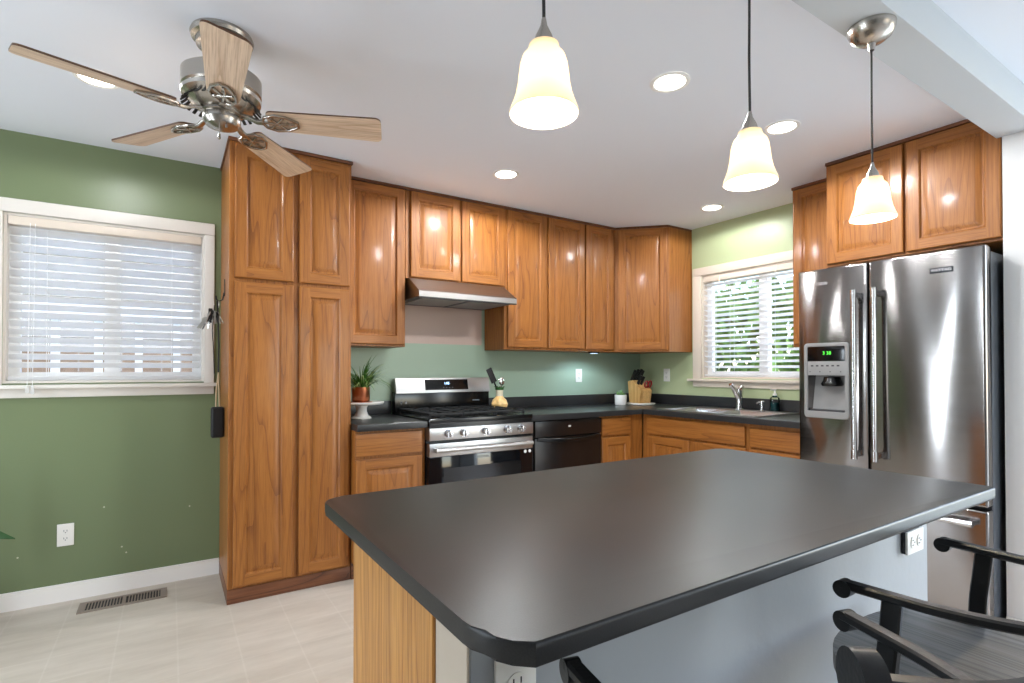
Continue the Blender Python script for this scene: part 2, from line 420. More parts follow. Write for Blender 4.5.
def laminate(name, rgb, rough, spec=.5):
    m = mat(name, rgb, rough, spec=spec); nt = m.node_tree; N = nt.nodes; L = nt.links; b = N['Principled BSDF']
    tc = N.new('ShaderNodeTexCoord')
    n1 = N.new('ShaderNodeTexNoise'); n1.inputs['Scale'].default_value = 420; n1.inputs['Detail'].default_value = 2; L.new(tc.outputs['Object'], n1.inputs['Vector'])
    n2 = N.new('ShaderNodeTexNoise'); n2.inputs['Scale'].default_value = 5; n2.inputs['Detail'].default_value = 6; L.new(tc.outputs['Object'], n2.inputs['Vector'])
    ad = N.new('ShaderNodeMath'); ad.operation = 'ADD'; L.new(n1.outputs[0], ad.inputs[0]); L.new(n2.outputs[0], ad.inputs[1])
    rp = N.new('ShaderNodeValToRGB'); e = rp.color_ramp.elements; c = lin(rgb)
    e[0].position = .38; e[0].color = tuple(v*.8 for v in c[:3]) + (1,); e[1].position = .66; e[1].color = tuple(v*1.2 for v in c[:3]) + (1,)
    hv = N.new('ShaderNodeMath'); hv.operation = 'MULTIPLY'; hv.inputs[1].default_value = .5; L.new(ad.outputs[0], hv.inputs[0])
    L.new(hv.outputs[0], rp.inputs[0]); L.new(rp.outputs[0], b.inputs['Base Color'])
    mr = N.new('ShaderNodeMapRange'); mr.inputs['To Min'].default_value = rough*.95; mr.inputs['To Max'].default_value = rough*1.08
    L.new(n2.outputs[0], mr.inputs['Value']); L.new(mr.outputs[0], b.inputs['Roughness'])
    bp = N.new('ShaderNodeBump'); bp.inputs['Strength'].default_value = .02 if rough < .33 else .07; bp.inputs['Distance'].default_value = .001
    L.new(n1.outputs[0], bp.inputs['Height']); L.new(bp.outputs[0], b.inputs['Normal'])
    return m
counter_m = laminate('charcoal_laminate', (42, 42, 43), .3)
island_m = laminate('charcoal_island_laminate', (40, 40, 40), .35, .36)

# ------------------------------------------------------------------ the room
HC = 2.44
WX0, WX1, WY0 = -6.2, .0, -7.0
struct(MB().box(WX0-.1, WX1+.1, WY0-.1, .12, -.1, 0).build('floor', floor_m, smooth=False))
struct(MB().box(WX0-.1, WX1+.1, WY0-.1, .12, HC, HC+.1).build('ceiling', ceil_m, smooth=False))
def wall_with_hole(name, axis, a0, a1, o0, o1, z0, z1, t0, t1, m):
    b = MB()
    def bx(p, q, za, zb):
        if axis == 'x': b.box(p, q, t0, t1, za, zb)
        else: b.box(t0, t1, p, q, za, zb)
    bx(a0, o0, 0, HC); bx(o1, a1, 0, HC); bx(o0, o1, 0, z0); bx(o0, o1, z1, HC)
    return struct(b.build(name, m, smooth=False))
W1 = (-4.535, -3.652, 1.15, 2.022)      # window 1 opening on the green wall
W2 = (-1.60, -.716, 1.15, 2.02)        # window 2 opening on the sink wall
wall_with_hole('wall_back', 'x', WX0-.1, .12, W1[0], W1[1], W1[2], W1[3], 0, .12, wall_green)
wall_with_hole('wall_right', 'y', -2.82, 0, W2[0], W2[1], W2[2], W2[3], 0, .12, wall_sage)
SX = -.582
struct(MB().box(SX, WX1+.1, -2.94, -2.82, 0, HC).build('wall_partition', wall_white, smooth=False))
struct(MB().box(WX0, SX, -2.94, -2.80, 2.30, HC-.0005).build('trim_1', beam_m, smooth=False))
# adjoining room: walls with their window openings
wall_with_hole('wall_rear', 'x', WX0-.1, WX1+.1, -2.15, -.45, .6, 2.1, WY0-.12, WY0, wall_white)
wall_with_hole('wall_east', 'y', WY0, -2.94, -5.2, -3.4, .25, 2.3, WX1, WX1+.12, wall_white)
b = MB(); b.box(WX0-.12, WX0, WY0, -2.30, 0, HC); b.box(WX0-.12, WX0, -2.10, -1.18, 0, HC); b.box(WX0-.12, WX0, -1.02, 0, 0, HC)
b.box(WX0-.12, WX0, -2.30, -2.10, 2.3, HC); b.box(WX0-.12, WX0, -1.18, -1.02, 2.3, HC); b.box(WX0-.12, WX0, -2.30, -2.10, 0, .1); b.box(WX0-.12, WX0, -1.18, -1.02, 0, .1)
struct(b.build('wall_left', wall_taupe, smooth=False))
bb = MB(); bb.box(WX0, -3.567, -.016, 0, 0, .080); bb.box(WX0, -3.567, -.011, 0, .080, .091, bev=.003)
struct(bb.build('baseboard_back', base_white))
struct(MB().box(SX-.014, SX, -2.94, -2.82, 0, .09, bev=.004).build('baseboard_partition', base_white))

def window(name, rz, loc, w, z0, z1, trim, cas_l=.078, cas_r=.078, mull=.5):
    """local frame: x along the wall from the opening's left edge, front = -y"""
    root = bpy.data.objects.new(name, None); col.objects.link(root); root.location = loc; root.rotation_euler = (0, 0, R(rz)); struct(root)
    c = MB(); t = .02
    c.box(-cas_l, w+cas_r, -t, 0, z1, z1+.070, bev=.006); c.box(-cas_l, 0, -t, 0, z0-.01, z1, bev=.006); c.box(w, w+cas_r, -t, 0, z0-.01, z1, bev=.006)
    # jamb lining
    c.box(0, .012, 0, .1, z0, z1); c.box(w-.012, w, 0, .1, z0, z1); c.box(.012, w-.012, 0, .1, z1-.012, z1); c.box(.012, w-.012, 0, .1, z0, z0+.012)
    c.build('window_frame', trim, root)
    s = MB(); s.box(-cas_l-.035, w+cas_r+.012, -.055, 0, z0-.028, z0-.008, bev=.005); s.box(-cas_l, w+cas_r, -.018, 0, z0-.075, z0-.028, bev=.004)
    s.build('window_sill', trim, root)
    f = MB(); fw = .045; y0, y1 = .055, .095; A, B, C_, D = .012, w-.012, z0+.012, z1-.012
    f.box(A, B, y0, y1, C_, C_+fw); f.box(A, B, y0, y1, D-fw, D); f.box(A, A+fw, y0, y1, C_+fw, D-fw); f.box(B-fw, B, y0, y1, C_+fw, D-fw)
    mx = w*mull; f.box(mx-.035, mx+.035, y0-.012, y1, C_+fw, D-fw)
    f.build('window_sash', vinyl, root)
    g = MB(); g.box(A+fw, mx-.035, .072, .076, C_+fw, D-fw); g.box(mx+.035, B-fw, .072, .076, C_+fw, D-fw)
    g.build('window_pane', glass, root)
    return root
window('window_1', 0, (W1[0], 0, 0), W1[1]-W1[0], W1[2], W1[3], white_paint, .07, .052, .50)
window('window_2', -90, (0, W2[1], 0), W2[1]-W2[0], W2[2], W2[3], cream_trim, .085, .072, .60)

def blind(label, rz, loc, w, z0, z1, valance, cords, tilt=34, wand=None, hooks=()):
    t = thing('window_blind', label, 'window blind', loc, rz)
    x0, x1 = .016, w-.016
    h = MB(); h.box(x0, x1, -.004, .05, z1-.058, z1-.014, bev=.003)
    h.build('head_rail', valance, t)
    s = MB(); pitch = .0432; z = z1-.086; n = 0
    a = R(tilt)
    while z > z0+.055:
        # a faux-wood slat: room edge high, outer edge low
        M = Matrix.Translation(((x0+x1)/2, .026, z)) @ Matrix.Rotation(-a + R(random.uniform(-1.5, 1.5)), 4, 'X')
        s.box(-(x1-x0)/2+.004, (x1-x0)/2-.004, -.025, .025, -.0015, .0015, M=M)
        z -= pitch; n += 1
    s.build('slats', blind_m, t, smooth=False)
    MB().box(x0+.003, x1-.003, .004, .05, z0+.016, z0+.034, bev=.003).build('bottom_rail', blind_m, t)
    for cx in cords:
        k = MB()
        k.tube([(cx, -.002, z1-.07), (cx, -.002, z0+.03)], .0012, 6); k.tube([(cx, .053, z1-.07), (cx, .053, z0+.03)], .0012, 6)
        k.build('ladder_cord', blind_m, t)
    for cx, zb in (wand or ()):
        k = MB(); k.tube([(cx, -.024, z1-.05), (cx-.002, -.026, (z1+zb)/2), (cx, -.061, zb+.04)], .0013, 6)
        k.lathe([(0, .045), (.005, .04), (.008, .004), (0, 0)], (cx, -.061, zb), 12)
        k.build('pull_cord', blind_m, t)
    for cx in hooks:
        MB().box(cx-.006, cx+.006, -.007, -.003, z1-.072, z1-.004).build('valance_clip', valance, t)
    return t
blind('white slatted blind in the window of the dark green wall', 0, (W1[0], 0, 0), W1[1]-W1[0], W1[2], W1[3], cream_trim, (.10, .17, .72), 34, ((.105, 1.10), (.125, 1.095)))
blind('white slatted blind in the window above the sink', -90, (0, W2[1], 0), W2[1]-W2[0], W2[2], W2[3], cream_trim, (.10, .27, .62), 18, (), (.17, .66))

# ------------------------------------------------------------------ outdoors
nb = thing('neighbor_house', 'pale neighbouring house wall beyond the brown fence', 'house', (0, 0, 0))
f = MB(); f.box(-11, .5, 6.5, 6.7, -.3, 4.2)
for i in range(22): f.box(-11, .5, 6.485, 6.5, -.3+i*.2, -.3+i*.2+.185)
f.build('siding_wall', mat('neighbour_siding', (158, 152, 144), .8), nb, smooth=False)
struct(MB().box(-16, 16, .13, 22, -.4, -.3).build('ground', lawn, smooth=False))
struct(MB().box(.13, 16, -12, .13, -.4, -.301).build('ground', lawn, smooth=False))
fence = thing('yard_fence', 'brown board fence outside the window of the dark green wall', 'fence', (0, 0, 0))
f = MB()
for i in range(40):
    f.box(-9.5+i*.2, -9.5+i*.2+.185, 4.2, 4.23, -.3, 1.42)
f.build('boards', fence_wood, fence, smooth=False)
f = MB(); f.box(-9.5, -1.5, 4.23, 4.28, .1, .2); f.box(-9.5, -1.5, 4.23, 4.28, 1.1, 1.2); f.build('rails', fence_wood, fence, smooth=False)
porch = thing('porch_railing', 'white porch posts and rails outside the window of the dark green wall', 'railing', (0, 1.6, -.3))
f = MB()
for i in range(14): f.box(-6.4+i*.26, -6.4+i*.26+.05, 0, .05, 0, 2.05)
f.build('balusters', ext_white, porch, smooth=False)
f = MB(); f.box(-6.6, -2.6, -.02, .07, 1.92, 2.05); f.box(-6.6, -2.6, -.02, .07, 2.6, 2.85); f.box(-6.6, -6.5, -.02, .07, 0, 2.6); f.box(-2.7, -2.6, -.02, .07, 0, 2.6)
f.build('rails', ext_white, porch, smooth=False)
def hedge(name, label, c, s, n, seed, size=.09):
    rr = random.Random(seed); vs_ = []; fc = []
    for i in range(n):
        th = rr.uniform(0, 6.283); ph = rr.uniform(-1, 1); rad = rr.uniform(.72, 1.0)
        q = math.sqrt(1-ph*ph)
        p = Vector((c[0]+s[0]*rad*q*math.cos(th), c[1]+s[1]*rad*q*math.sin(th), c[2]+s[2]*rad*ph))
        e = Euler((rr.uniform(0, 6), rr.uniform(0, 6), rr.uniform(0, 6))).to_matrix(); k = size*rr.uniform(.6, 1.4)
        i0 = len(vs_)
        for a, b_ in ((-1, 0), (0, -.45), (1, 0), (0, .45)): vs_.append(p + e @ Vector((a*k, b_*k, 0)))
        fc.append((i0, i0+1, i0+2, i0+3))
    me = bpy.data.meshes.new(name); me.from_pydata(vs_, [], fc); me.materials.append(hedge_m)
    o = bpy.data.objects.new(name, me); col.objects.link(o); tag(o, label, 'shrub'); return o
hedge('garden_shrub', 'tall green shrub outside the window above the sink', (2.6, .5, .9), (.9, 1.8, 1.5), 6500, 3)
hedge('garden_shrub', 'green shrub farther off in the yard beyond the window above the sink', (4.2, 4.6, 1.0), (1.0, 1.6, 1.9), 3000, 5)

# ------------------------------------------------------------------ cabinets
def door_mb(x0, x1, z0, z1, yf, t=.02, fw=.056, panel=True):
    """raised-panel door; stiles and slot 0 = vertical grain, rails = slot 1"""
    b = MB(); bm = b.bm
    if not panel:
        b.box(x0, x1, yf, yf+t, z0, z1, mat=1, bev=.006, seg=3); return b
    e = .005
    def ring(ins, y): return [bm.verts.new((x0+ins, y, z0+ins)), bm.verts.new((x1-ins, y, z0+ins)), bm.verts.new((x1-ins, y, z1-ins)), bm.verts.new((x0+ins, y, z1-ins))]
    fi = fw
    rs = [ring(0, yf+t), ring(0, yf+e), ring(e*.4, yf+e*.35), ring(e*1.3, yf)]
    for a, c in zip(rs, rs[1:]):
        for k in range(4):
            f = bm.faces.new((a[k], a[(k+1) % 4], c[(k+1) % 4], c[k])); f.material_index = 1 if k in (0, 2) else 0
    bm.faces.new(rs[0][::-1]).material_index = 0
    o = rs[-1]; i = ring(fi, yf)
    # butt-jointed frame: stiles full height
    lo = [bm.verts.new((x0+fi, yf, z0+e*1.3)), bm.verts.new((x1-fi, yf, z0+e*1.3)), bm.verts.new((x1-fi, yf, z1-e*1.3)), bm.verts.new((x0+fi, yf, z1-e*1.3))]
    bm.faces.new((o[0], lo[0], i[0], i[3], lo[3], o[3])).material_index = 0
    bm.faces.new((lo[1], o[1], o[2], lo[2], i[2], i[1])).material_index = 0
    bm.faces.new((lo[0], lo[1], i[1], i[0])).material_index = 1
    bm.faces.new((i[3], i[2], lo[2], lo[3])).material_index = 1
    rr = [i, ring(fi+.005, yf+.004), ring(fi+.009, yf+.0105), ring(fi+.016, yf+.0105), ring(fi+.040, yf+.0025), ring(fi+.044, yf+.002)]
    for a, c in zip(rr, rr[1:]):
        for k in range(4):
            f = bm.faces.new((a[k], a[(k+1) % 4], c[(k+1) % 4], c[k])); f.material_index = 0
    bm.faces.new(rr[-1]).material_index = 0
    return b
def cabinet(name, label, loc, rz, w, depth, z0, z1, doors=(), drawers=(), toe=0, crown=False, group=None, cat='cabinet', fw=.056):
    """loc = the cabinet's left back corner on the wall; x along the wall, front = -y"""
    t = thing(name, label, cat, loc, rz, group)
    b = MB()
    if toe and cat == 'sink cabinet':
        b.box(0, w, -depth, -depth+.02, toe, z1); b.box(0, .016, -depth+.02, -.001, toe, z1); b.box(w-.016, w, -depth+.02, -.001, toe, z1); b.box(.016, w-.016, -depth+.02, -.001, toe, toe+.016)
        b.box(0, w, -depth+.07, -.001, 0, toe, 1); b.build('cabinet_body', [oak_z, oak_dark], t)
    elif toe:
        b.box(0, w, -depth, -.001, toe, z1, 0, bev=.0015, seg=1); b.box(0, w, -depth+.07, -.001, 0, toe, 1)
        b.build('cabinet_body', [oak_z, oak_dark], t)
    else:
        b.box(0, w, -depth, -.001, z0, z1, 0, bev=.0015, seg=1); b.build('cabinet_body', OAK, t)
    for (x0, x1, a, c) in doors: door_mb(x0, x1, a, c, -depth-.021, fw=fw).build('door', OAK, t, angle=12)
    for (x0, x1, a, c) in drawers: door_mb(x0, x1, a, c, -depth-.021, panel=False).build('drawer', OAK, t)
    if crown: MB().box(0, w, -depth-.014, -depth+.02, z1, HC-.001).build('top_strip', oak_dark, t)
    return t
CT = 2.422
UZ = 1.372
# tall pantry
PX0, PX1 = -3.5656, -2.931
t = thing('pantry_cabinet', 'tall four-door oak pantry cabinet reaching from floor to ceiling', 'cabinet', (PX0, 0, 0))
w = PX1-PX0
MB().box(0, w, -.527, -.001, .075, CT, bev=.0015, seg=1).build('cabinet_body', OAK, t)
MB().box(-.002, w, -.531, -.002, 0, .075, bev=.002).build('base_strip', oak_dark, t)
MB().box(-.008, w+.006, -.541, -.001, CT, HC-.001, bev=.003).build('top_strip', oak_dark, t)
for x0, x1 in ((.024, .314), (.345, .622)):
    door_mb(x0, x1, 1.703, 2.405, -.548).build('door', OAK, t, angle=12)
    door_mb(x0, x1, .088, 1.684, -.548).build('door', OAK, t, angle=12)
# uppers along the stove wall
cabinet('wall_cabinet', 'single-door oak wall cabinet between the pantry and the range hood', (PX1+.001, 0, 0), 0, .425, .291, UZ, CT, [(.02, .418, UZ+.012, CT-.006)], crown=True, group=None)
cabinet('wall_cabinet', 'short two-door oak wall cabinet above the range hood', (-2.503, 0, 0), 0, .771, .291, 1.832, CT, [(.03, .398, 1.842, CT-.004), (.414, .768, 1.842, CT-.004)], crown=True)
cabinet('wall_cabinet', 'tall two-door oak wall cabinet right of the range hood', (-1.7305, 0, 0), 0, .778, .291, UZ, CT, [(.026, .383, UZ+.016, CT-.004), (.405, .772, UZ+.016, CT-.004)], crown=True)
cabinet('wall_cabinet', 'narrow one-door oak wall cabinet beside the diagonal corner cabinet', (-.951, 0, 0), 0, .337, .291, UZ, CT, [(.008, .31, UZ+.016, CT-.004)], crown=True)
# diagonal corner cabinet
t = thing('corner_wall_cabinet', 'diagonal one-door oak corner cabinet left of the sink window', 'cabinet', (0, 0, 0))
D1, D2 = .613, .292
pts = [(-.002, -.002), (-D1, -.002), (-D1, -D2), (-D2, -D1), (-.002, -D1)]
MB().prism(pts, UZ, CT).build('cabinet_body', OAK, t, smooth=False)
MB().prism([(-.002, -.004), (-D1, -.004), (-D1, -D2-.012), (-D2-.012, -D1), (-.002, -D1)], CT, HC-.001).build('top_strip', oak_dark, t, smooth=False)
L_ = math.hypot(D1-D2, D1-D2)
dm = door_mb(.03, L_-.018, UZ+.016, CT-.006, -.021).build('door', OAK, t, angle=12)
dm.location = (-D1, -D2, 0); dm.rotation_euler = (0, 0, R(-45))
# uppers on the sink wall
cabinet('wall_cabinet', 'narrow oak wall cabinet beside the sink window next to the refrigerator', (0, -1.676, 0), -90, .345, .304, UZ, CT, [(.012, .335, UZ+.014, CT-.006)], crown=True)
cabinet('wall_cabinet', 'deep two-door oak wall cabinet above the refrigerator', (0, -2.022, 0), -90, .796, .556, 1.825, CT, [(.008, .397, 1.838, CT-.006), (.411, .792, 1.838, CT-.006)], crown=True)
# lamp under the narrow cabinet
t = thing('under_cabinet_light', 'small dark under-cabinet lamp below the narrow wall cabinet', 'lamp', (-.80, -.24, UZ))
MB().box(-.045, .045, -.02, .02, -.014, -.0005, bev=.003).build('housing', black_satin, t)
MB().box(-.03, .03, -.014, .014, -.0155, -.0135).build('lens', mat('lamp_lens_cool', (210, 225, 255), .4, emit=(200, 225, 255), estr=3), t)
d = bpy.data.lights.new('under_cabinet_lamp', 'SPOT'); d.energy = 7; d.spot_size = R(165); d.spot_blend = .5; d.color = (.62, .82, 1); d.shadow_soft_size = .02
o = bpy.data.objects.new('under_cabinet_lamp', d); col.objects.link(o); o.parent = t; o.location = (0, 0, -.02)
# base cabinets
BD = .607
cabinet('base_cabinet', 'oak base cabinet between the pantry and the gas range', (PX1+.002, 0, 0), 0, .43, BD, 0, .866, [(.006-.012+.006, .405, .12, .702)], [(.0, .405, .72, .852)], toe=.1, crown=False)
cabinet('base_cabinet', 'oak corner base cabinet right of the black dishwasher', (-1.066, 0, 0), 0, .455, BD, 0, .866, [(.006, .308, .12, .70)], [(.006, .308, .716, .85)], toe=.1)
cabinet('sink_base_cabinet', 'oak sink base cabinet with a wide false drawer front', (0, -.612, 0), -90, .934, BD, 0, .866, [(.07, .462, .12, .70), (.506, .92, .12, .70)], [(.06, .916, .716, .846)], toe=.1, cat='sink cabinet')
cabinet('base_cabinet', 'oak drawer base cabinet between the sink and the refrigerator', (0, -1.547, 0), -90, .385, BD, 0, .866, [(.016, .372, .12, .70)], [(.016, .372, .714, .838)], toe=.1)

# ------------------------------------------------------------------ countertops
CZ0, CZ1 = .867, .907
def slab(b, x0, x1, y0, y1): b.box(x0, x1, y0, y1, CZ0, CZ1, bev=0)
t = thing('countertop', 'short charcoal countertop between the pantry and the range', 'countertop', (PX1+.002, 0, 0))
b = MB(); b.box(0, .428, -.655, -.002, CZ0, CZ1, bev=.006, seg=3); b.build('worktop', counter_m, t)
MB().box(0, .428, -.021, -.001, CZ1, 1.0, bev=.003).build('backsplash', counter_m, t)
t = thing('countertop', 'long L-shaped charcoal countertop holding the sink and running into the corner', 'countertop', (0, 0, 0))
SY0, SY1, SXF, SXB = -1.575, -.765, -.565, -.10     # cut-out for the sink
b = MB()
P_ = [(-1.7235, -.002), (-1.7235, -.655), (-.655, -.655), (-.655, -1.935), (-.002, -1.935), (-.002, -.002)]
bm = b.bm
# top and bottom with a hole: tile the L by rectangles that share edges
xs = [-1.7235, -.655, SXF, SXB, -.002]; ys = [-1.935, SY0, SY1, -.655, -.002]
def cell_in(i, j):
    cx = (xs[i]+xs[i+1])/2; cy = (ys[j]+ys[j+1])/2
    if cx < -.655 and cy < -.655: return False
    return not (SXF < cx < SXB and SY0 < cy < SY1)
grid = {}
def gv(i, j, z):
    if (i, j, z) not in grid: grid[(i, j, z)] = bm.verts.new((xs[i], ys[j], z))
    return grid[(i, j, z)]
for i in range(4):
    for j in range(4):
        if not cell_in(i, j): continue
        bm.faces.new([gv(i, j, CZ1), gv(i+1, j, CZ1), gv(i+1, j+1, CZ1), gv(i, j+1, CZ1)])
        bm.faces.new([gv(i, j+1, CZ0), gv(i+1, j+1, CZ0), gv(i+1, j, CZ0), gv(i, j, CZ0)])
        for (di, dj, a, c) in ((-1, 0, (i, j+1), (i, j)), (1, 0, (i+1, j), (i+1, j+1)), (0, -1, (i, j), (i+1, j)), (0, 1, (i+1, j+1), (i, j+1))):
            ii, jj = i+di, j+dj
            if 0 <= ii < 4 and 0 <= jj < 4 and cell_in(ii, jj): continue
            bm.faces.new([gv(*a, CZ0), gv(*c, CZ0), gv(*c, CZ1), gv(*a, CZ1)])
es = [e for e in bm.edges if abs(e.verts[0].co.z-CZ1) < 1e-6 and abs(e.verts[1].co.z-CZ1) < 1e-6 and len(e.link_faces) == 2 and any(abs(f.normal.z) < .5 for f in e.link_faces)]
bm.normal_update()
es = [e for e in bm.edges if all(abs(v.co.z-CZ1) < 1e-6 for v in e.verts) and any(abs(f.normal.z) < .5 for f in e.link_faces)]
bmesh.ops.bevel(bm, geom=es, offset=.006, segments=3, profile=.5, affect='EDGES')
b.build('worktop', counter_m, t)
b = MB(); b.box(-1.7235, -.001, -.021, -.001, CZ1, .998, bev=.003); b.box(-.021, -.001, -1.935, -.021, CZ1, .998, bev=.003)
b.build('backsplash', counter_m, t)

# ------------------------------------------------------------------ sink, faucet, things by the sink
t = thing('kitchen_sink', 'double-bowl stainless sink set in the counter under the window', 'sink', ((SXF+SXB)/2, (SY0+SY1)/2, CZ1))
def sink_mesh():
    b = MB(); bm = b.bm
    hx, hy = .272, .418
    XS = [-hx, -hx+.05, hx-.12, hx]; YS = [-hy, -hy+.035, -.02, .02, hy-.035, hy]
    z = .006
    for i in range(3):
        for j in range(5):
            if i == 1 and j in (1, 3): continue
            b.quad((XS[i], YS[j], z), (XS[i+1], YS[j], z), (XS[i+1], YS[j+1], z), (XS[i], YS[j+1], z))
    for (a, c) in ((0, 3),):
        pass
    for (p, q) in (((-hx, -hy), (hx, -hy)), ((hx, -hy), (hx, hy)), ((hx, hy), (-hx, hy)), ((-hx, hy), (-hx, -hy))):
        b.quad((p[0], p[1], .0005), (q[0], q[1], .0005), (q[0], q[1], z), (p[0], p[1], z))
    for j in (1, 3):
        x0, x1, y0, y1 = XS[1], XS[2], YS[j], YS[j+1]
        s = .03; d = -.17
        top = [(x0, y0, z), (x1, y0, z), (x1, y1, z), (x0, y1, z)]
        m_ = [(x0+.008, y0+.008, z-.01), (x1-.008, y0+.008, z-.01), (x1-.008, y1-.008, z-.01), (x0+.008, y1-.008, z-.01)]
        bot = [(x0+s, y0+s, d), (x1-s, y0+s, d), (x1-s, y1-s, d), (x0+s, y1-s, d)]
        for A, B in ((top, m_), (m_, bot)):
            for k in range(4): b.quad(A[k], A[(k+1) % 4], B[(k+1) % 4], B[k])
        b.quad(*bot)
    bmesh.ops.remove_doubles(bm, verts=bm.verts, dist=1e-5)
    return b
sink_mesh().build('sink_bowl', stainless, t, recalc=True)
for yy in (-.2, .2):
    MB().lathe([(0, .003), (.02, .002), (.042, .004), (.045, 0)], (-.04, yy, -.169), 24).build('drain', chrome, t)
t = thing('kitchen_faucet', 'chrome single-lever faucet behind the sink', 'faucet', (-.145, -1.165, CZ1+.006))
b = MB(); b.lathe([(.0, 0), (.034, 0), (.034, .008), (.027, .012), (.025, .03), (.024, .10), (.028, .135), (.026, .15), (0, .155)], (0, 0, 0), 28)
b.build('body', chrome, t)
MB().tube([(-.006, .0, .085), (-.03, .004, .12), (-.055, .008, .155), (-.078, .012, .185), (-.092, .014, .196)], [.019, .019, .017, .015, .013], 14).build('spout', chrome, t)
MB().tube([(0, 0, .148), (.012, -.004, .166), (.018, -.012, .188)], [.023, .019, .013], 14).build('lever', chrome, t)
t = thing('soap_dispenser', 'short chrome pump dispenser on the sink deck', 'soap dispenser', (-.16, -1.36, CZ1+.006))
MB().lathe([(0, 0), (.019, 0), (.019, .006), (.014, .01), (.013, .05), (.018, .053), (.018, .072), (.012, .078), (0, .08)], (0, 0, 0), 22).build('body', chrome, t)
MB().tube([(0, 0, .066), (-.03, .008, .068), (-.05, .012, .06)], .006, 10).build('nozzle', chrome, t)
t = thing('soap_bottle', 'clear pump bottle of dark teal soap beside the sink', 'bottle', (-.065, -1.40, CZ1+.006))
MB().lathe([(0, 0), (.032, 0), (.034, .004), (.034, .085), (.031, .1), (.016, .112), (.013, .118), (0, .118)], (0, 0, 0), 28).build('bottle_body', glass, t)
MB().lathe([(0, .003), (.0305, .003), (.0305, .066), (0, .066)], (0, 0, 0), 28).build('soap_fill', teal_liquid, t)
b = MB(); b.lathe([(0, .115), (.015, .116), (.015, .13), (.006, .134), (.006, .155), (.012, .157), (.012, .166), (0, .168)], (0, 0, 0), 18)
b.tube([(0, 0, .161), (-.036, .01, .158)], .005, 8); b.build('pump', white_ceramic, t)

# ------------------------------------------------------------------ refrigerator
FX, FW, FF = -.74, .85, -.74
fr = thing('refrigerator', 'stainless french-door refrigerator with a water dispenser beside the partition wall', 'refrigerator', (0, -1.951, 0), -90)
b = MB(); b.box(.004, FW-.004, -.66, -.03, .03, 1.765, bev=.004); b.box(.02, FW-.02, -.62, -.05, 0, .03); b.build('cabinet_body', fridge_side, fr)
def door_with_recess(x0, x1, z0, z1, yb, yf, hx0, hx1, hz0, hz1, dep):
    b = MB(); bm = b.bm; e = .012
    def ring(ix, y, a=(x0, x1, z0, z1)): return [bm.verts.new(p) for p in ((a[0]+ix, y, a[2]+ix), (a[1]-ix, y, a[2]+ix), (a[1]-ix, y, a[3]-ix), (a[0]+ix, y, a[3]-ix))]
    rs = [ring(0, yb), ring(0, yf+e), ring(.002, yf+e*.45), ring(.006, yf+.002), ring(e, yf)]
    H = (hx0, hx1, hz0, hz1)
    rs += [ring(0, yf, H), ring(0, yf+dep*.3, H), ring(.008, yf+dep, H)]
    for a, c in zip(rs, rs[1:]):
        for k in range(4): bm.faces.new((a[k], a[(k+1) % 4], c[(k+1) % 4], c[k]))
    bm.faces.new(rs[0][::-1]); bm.faces.new(rs[-1])
    return b
def door_plain(x0, x1, z0, z1, yb, yf):
    return MB().box(x0, x1, yf, yb, z0, z1, bev=.012, seg=4)
DZ0, DZ1 = .598, 1.788
ld = door_with_recess(.0, .366, DZ0, DZ1, -.668, FF, .056, .256, .985, 1.19, .075).build('door', fridge_steel, fr, angle=50)
rd = door_plain(.372, FW, DZ0, DZ1, -.668, FF).build('door', fridge_steel, fr, angle=50)
fd = door_plain(0, FW, .075, .582, -.668, FF).build('freezer_drawer', fridge_steel, fr, angle=50)
MB().box(.02, FW-.02, -.70, -.63, .012, .07, bev=.004).build('toe_grille', dark_grey, fr)
for hx in (.03, FW-.10): MB().box(hx, hx+.07, -.70, -.60, 1.765, 1.792, bev=.006).build('hinge_cover', dark_grey, fr)
b = MB(); b.box(.006, FW-.006, -.668, -.658, .08, 1.78); b.build('door_gasket', dark_grey, fr)
def fhandle(cx, parent):
    b = MB(); y = -.795
    b.cyl((cx, y, .775), (cx, y, 1.615), .0125, seg=20)
    b.cyl((cx, y, .75), (cx, y, .80), .0155, seg=20); b.cyl((cx, y, 1.59), (cx, y, 1.64), .0155, seg=20)
    b.box(cx-.010, cx+.010, y, FF+.002, .762, .79, bev=.003); b.box(cx-.010, cx+.010, y, FF+.002, 1.60, 1.628, bev=.003)
    return b.build('handle', handle_steel, parent)
fhandle(.322, ld); fhandle(.418, rd)
b = MB(); b.cyl((.05, -.795, .525), (FW-.05, -.795, .525), .0125, seg=20)
for s0, s1 in ((.04, .10), (FW-.10, FW-.04)): b.cyl((s0, -.795, .525), (s1, -.795, .525), .0155, seg=20)
for cx in (.055, FW-.055): b.box(cx-.013, cx+.013, -.795, FF+.002, .514, .536, bev=.003)
b.build('handle', handle_steel, fd)
# dispenser
def bezel():
    b = MB(); bm = b.bm
    def rr(x0, x1, z0, z1, r, y, n=5):
        o = []
        for cx, cz, a0 in ((x1-r, z1-r, 0), (x0+r, z1-r, 90), (x0+r, z0+r, 180), (x1-r, z0+r, 270)):
            for k in range(n+1):
                a = R(a0+90*k/n); o.append(bm.verts.new((cx+r*math.cos(a), y, cz+r*math.sin(a))))
        return o
    rs = [rr(.036, .276, .948, 1.37, .02, FF+.001), rr(.036, .276, .948, 1.37, .02, FF-.006), rr(.040, .272, .952, 1.366, .018, FF-.010),
          rr(.054, .258, .984, 1.352, .008, FF-.010), rr(.057, .255, .987, 1.349, .006, FF-.003)]
    n = len(rs[0])
    for a, c in zip(rs, rs[1:]):
        for k in range(n): bm.faces.new((a[k], a[(k+1) % n], c[(k+1) % n], c[k]))
    return b
dz = bezel().build('dispenser_bezel', mid_grey, ld)
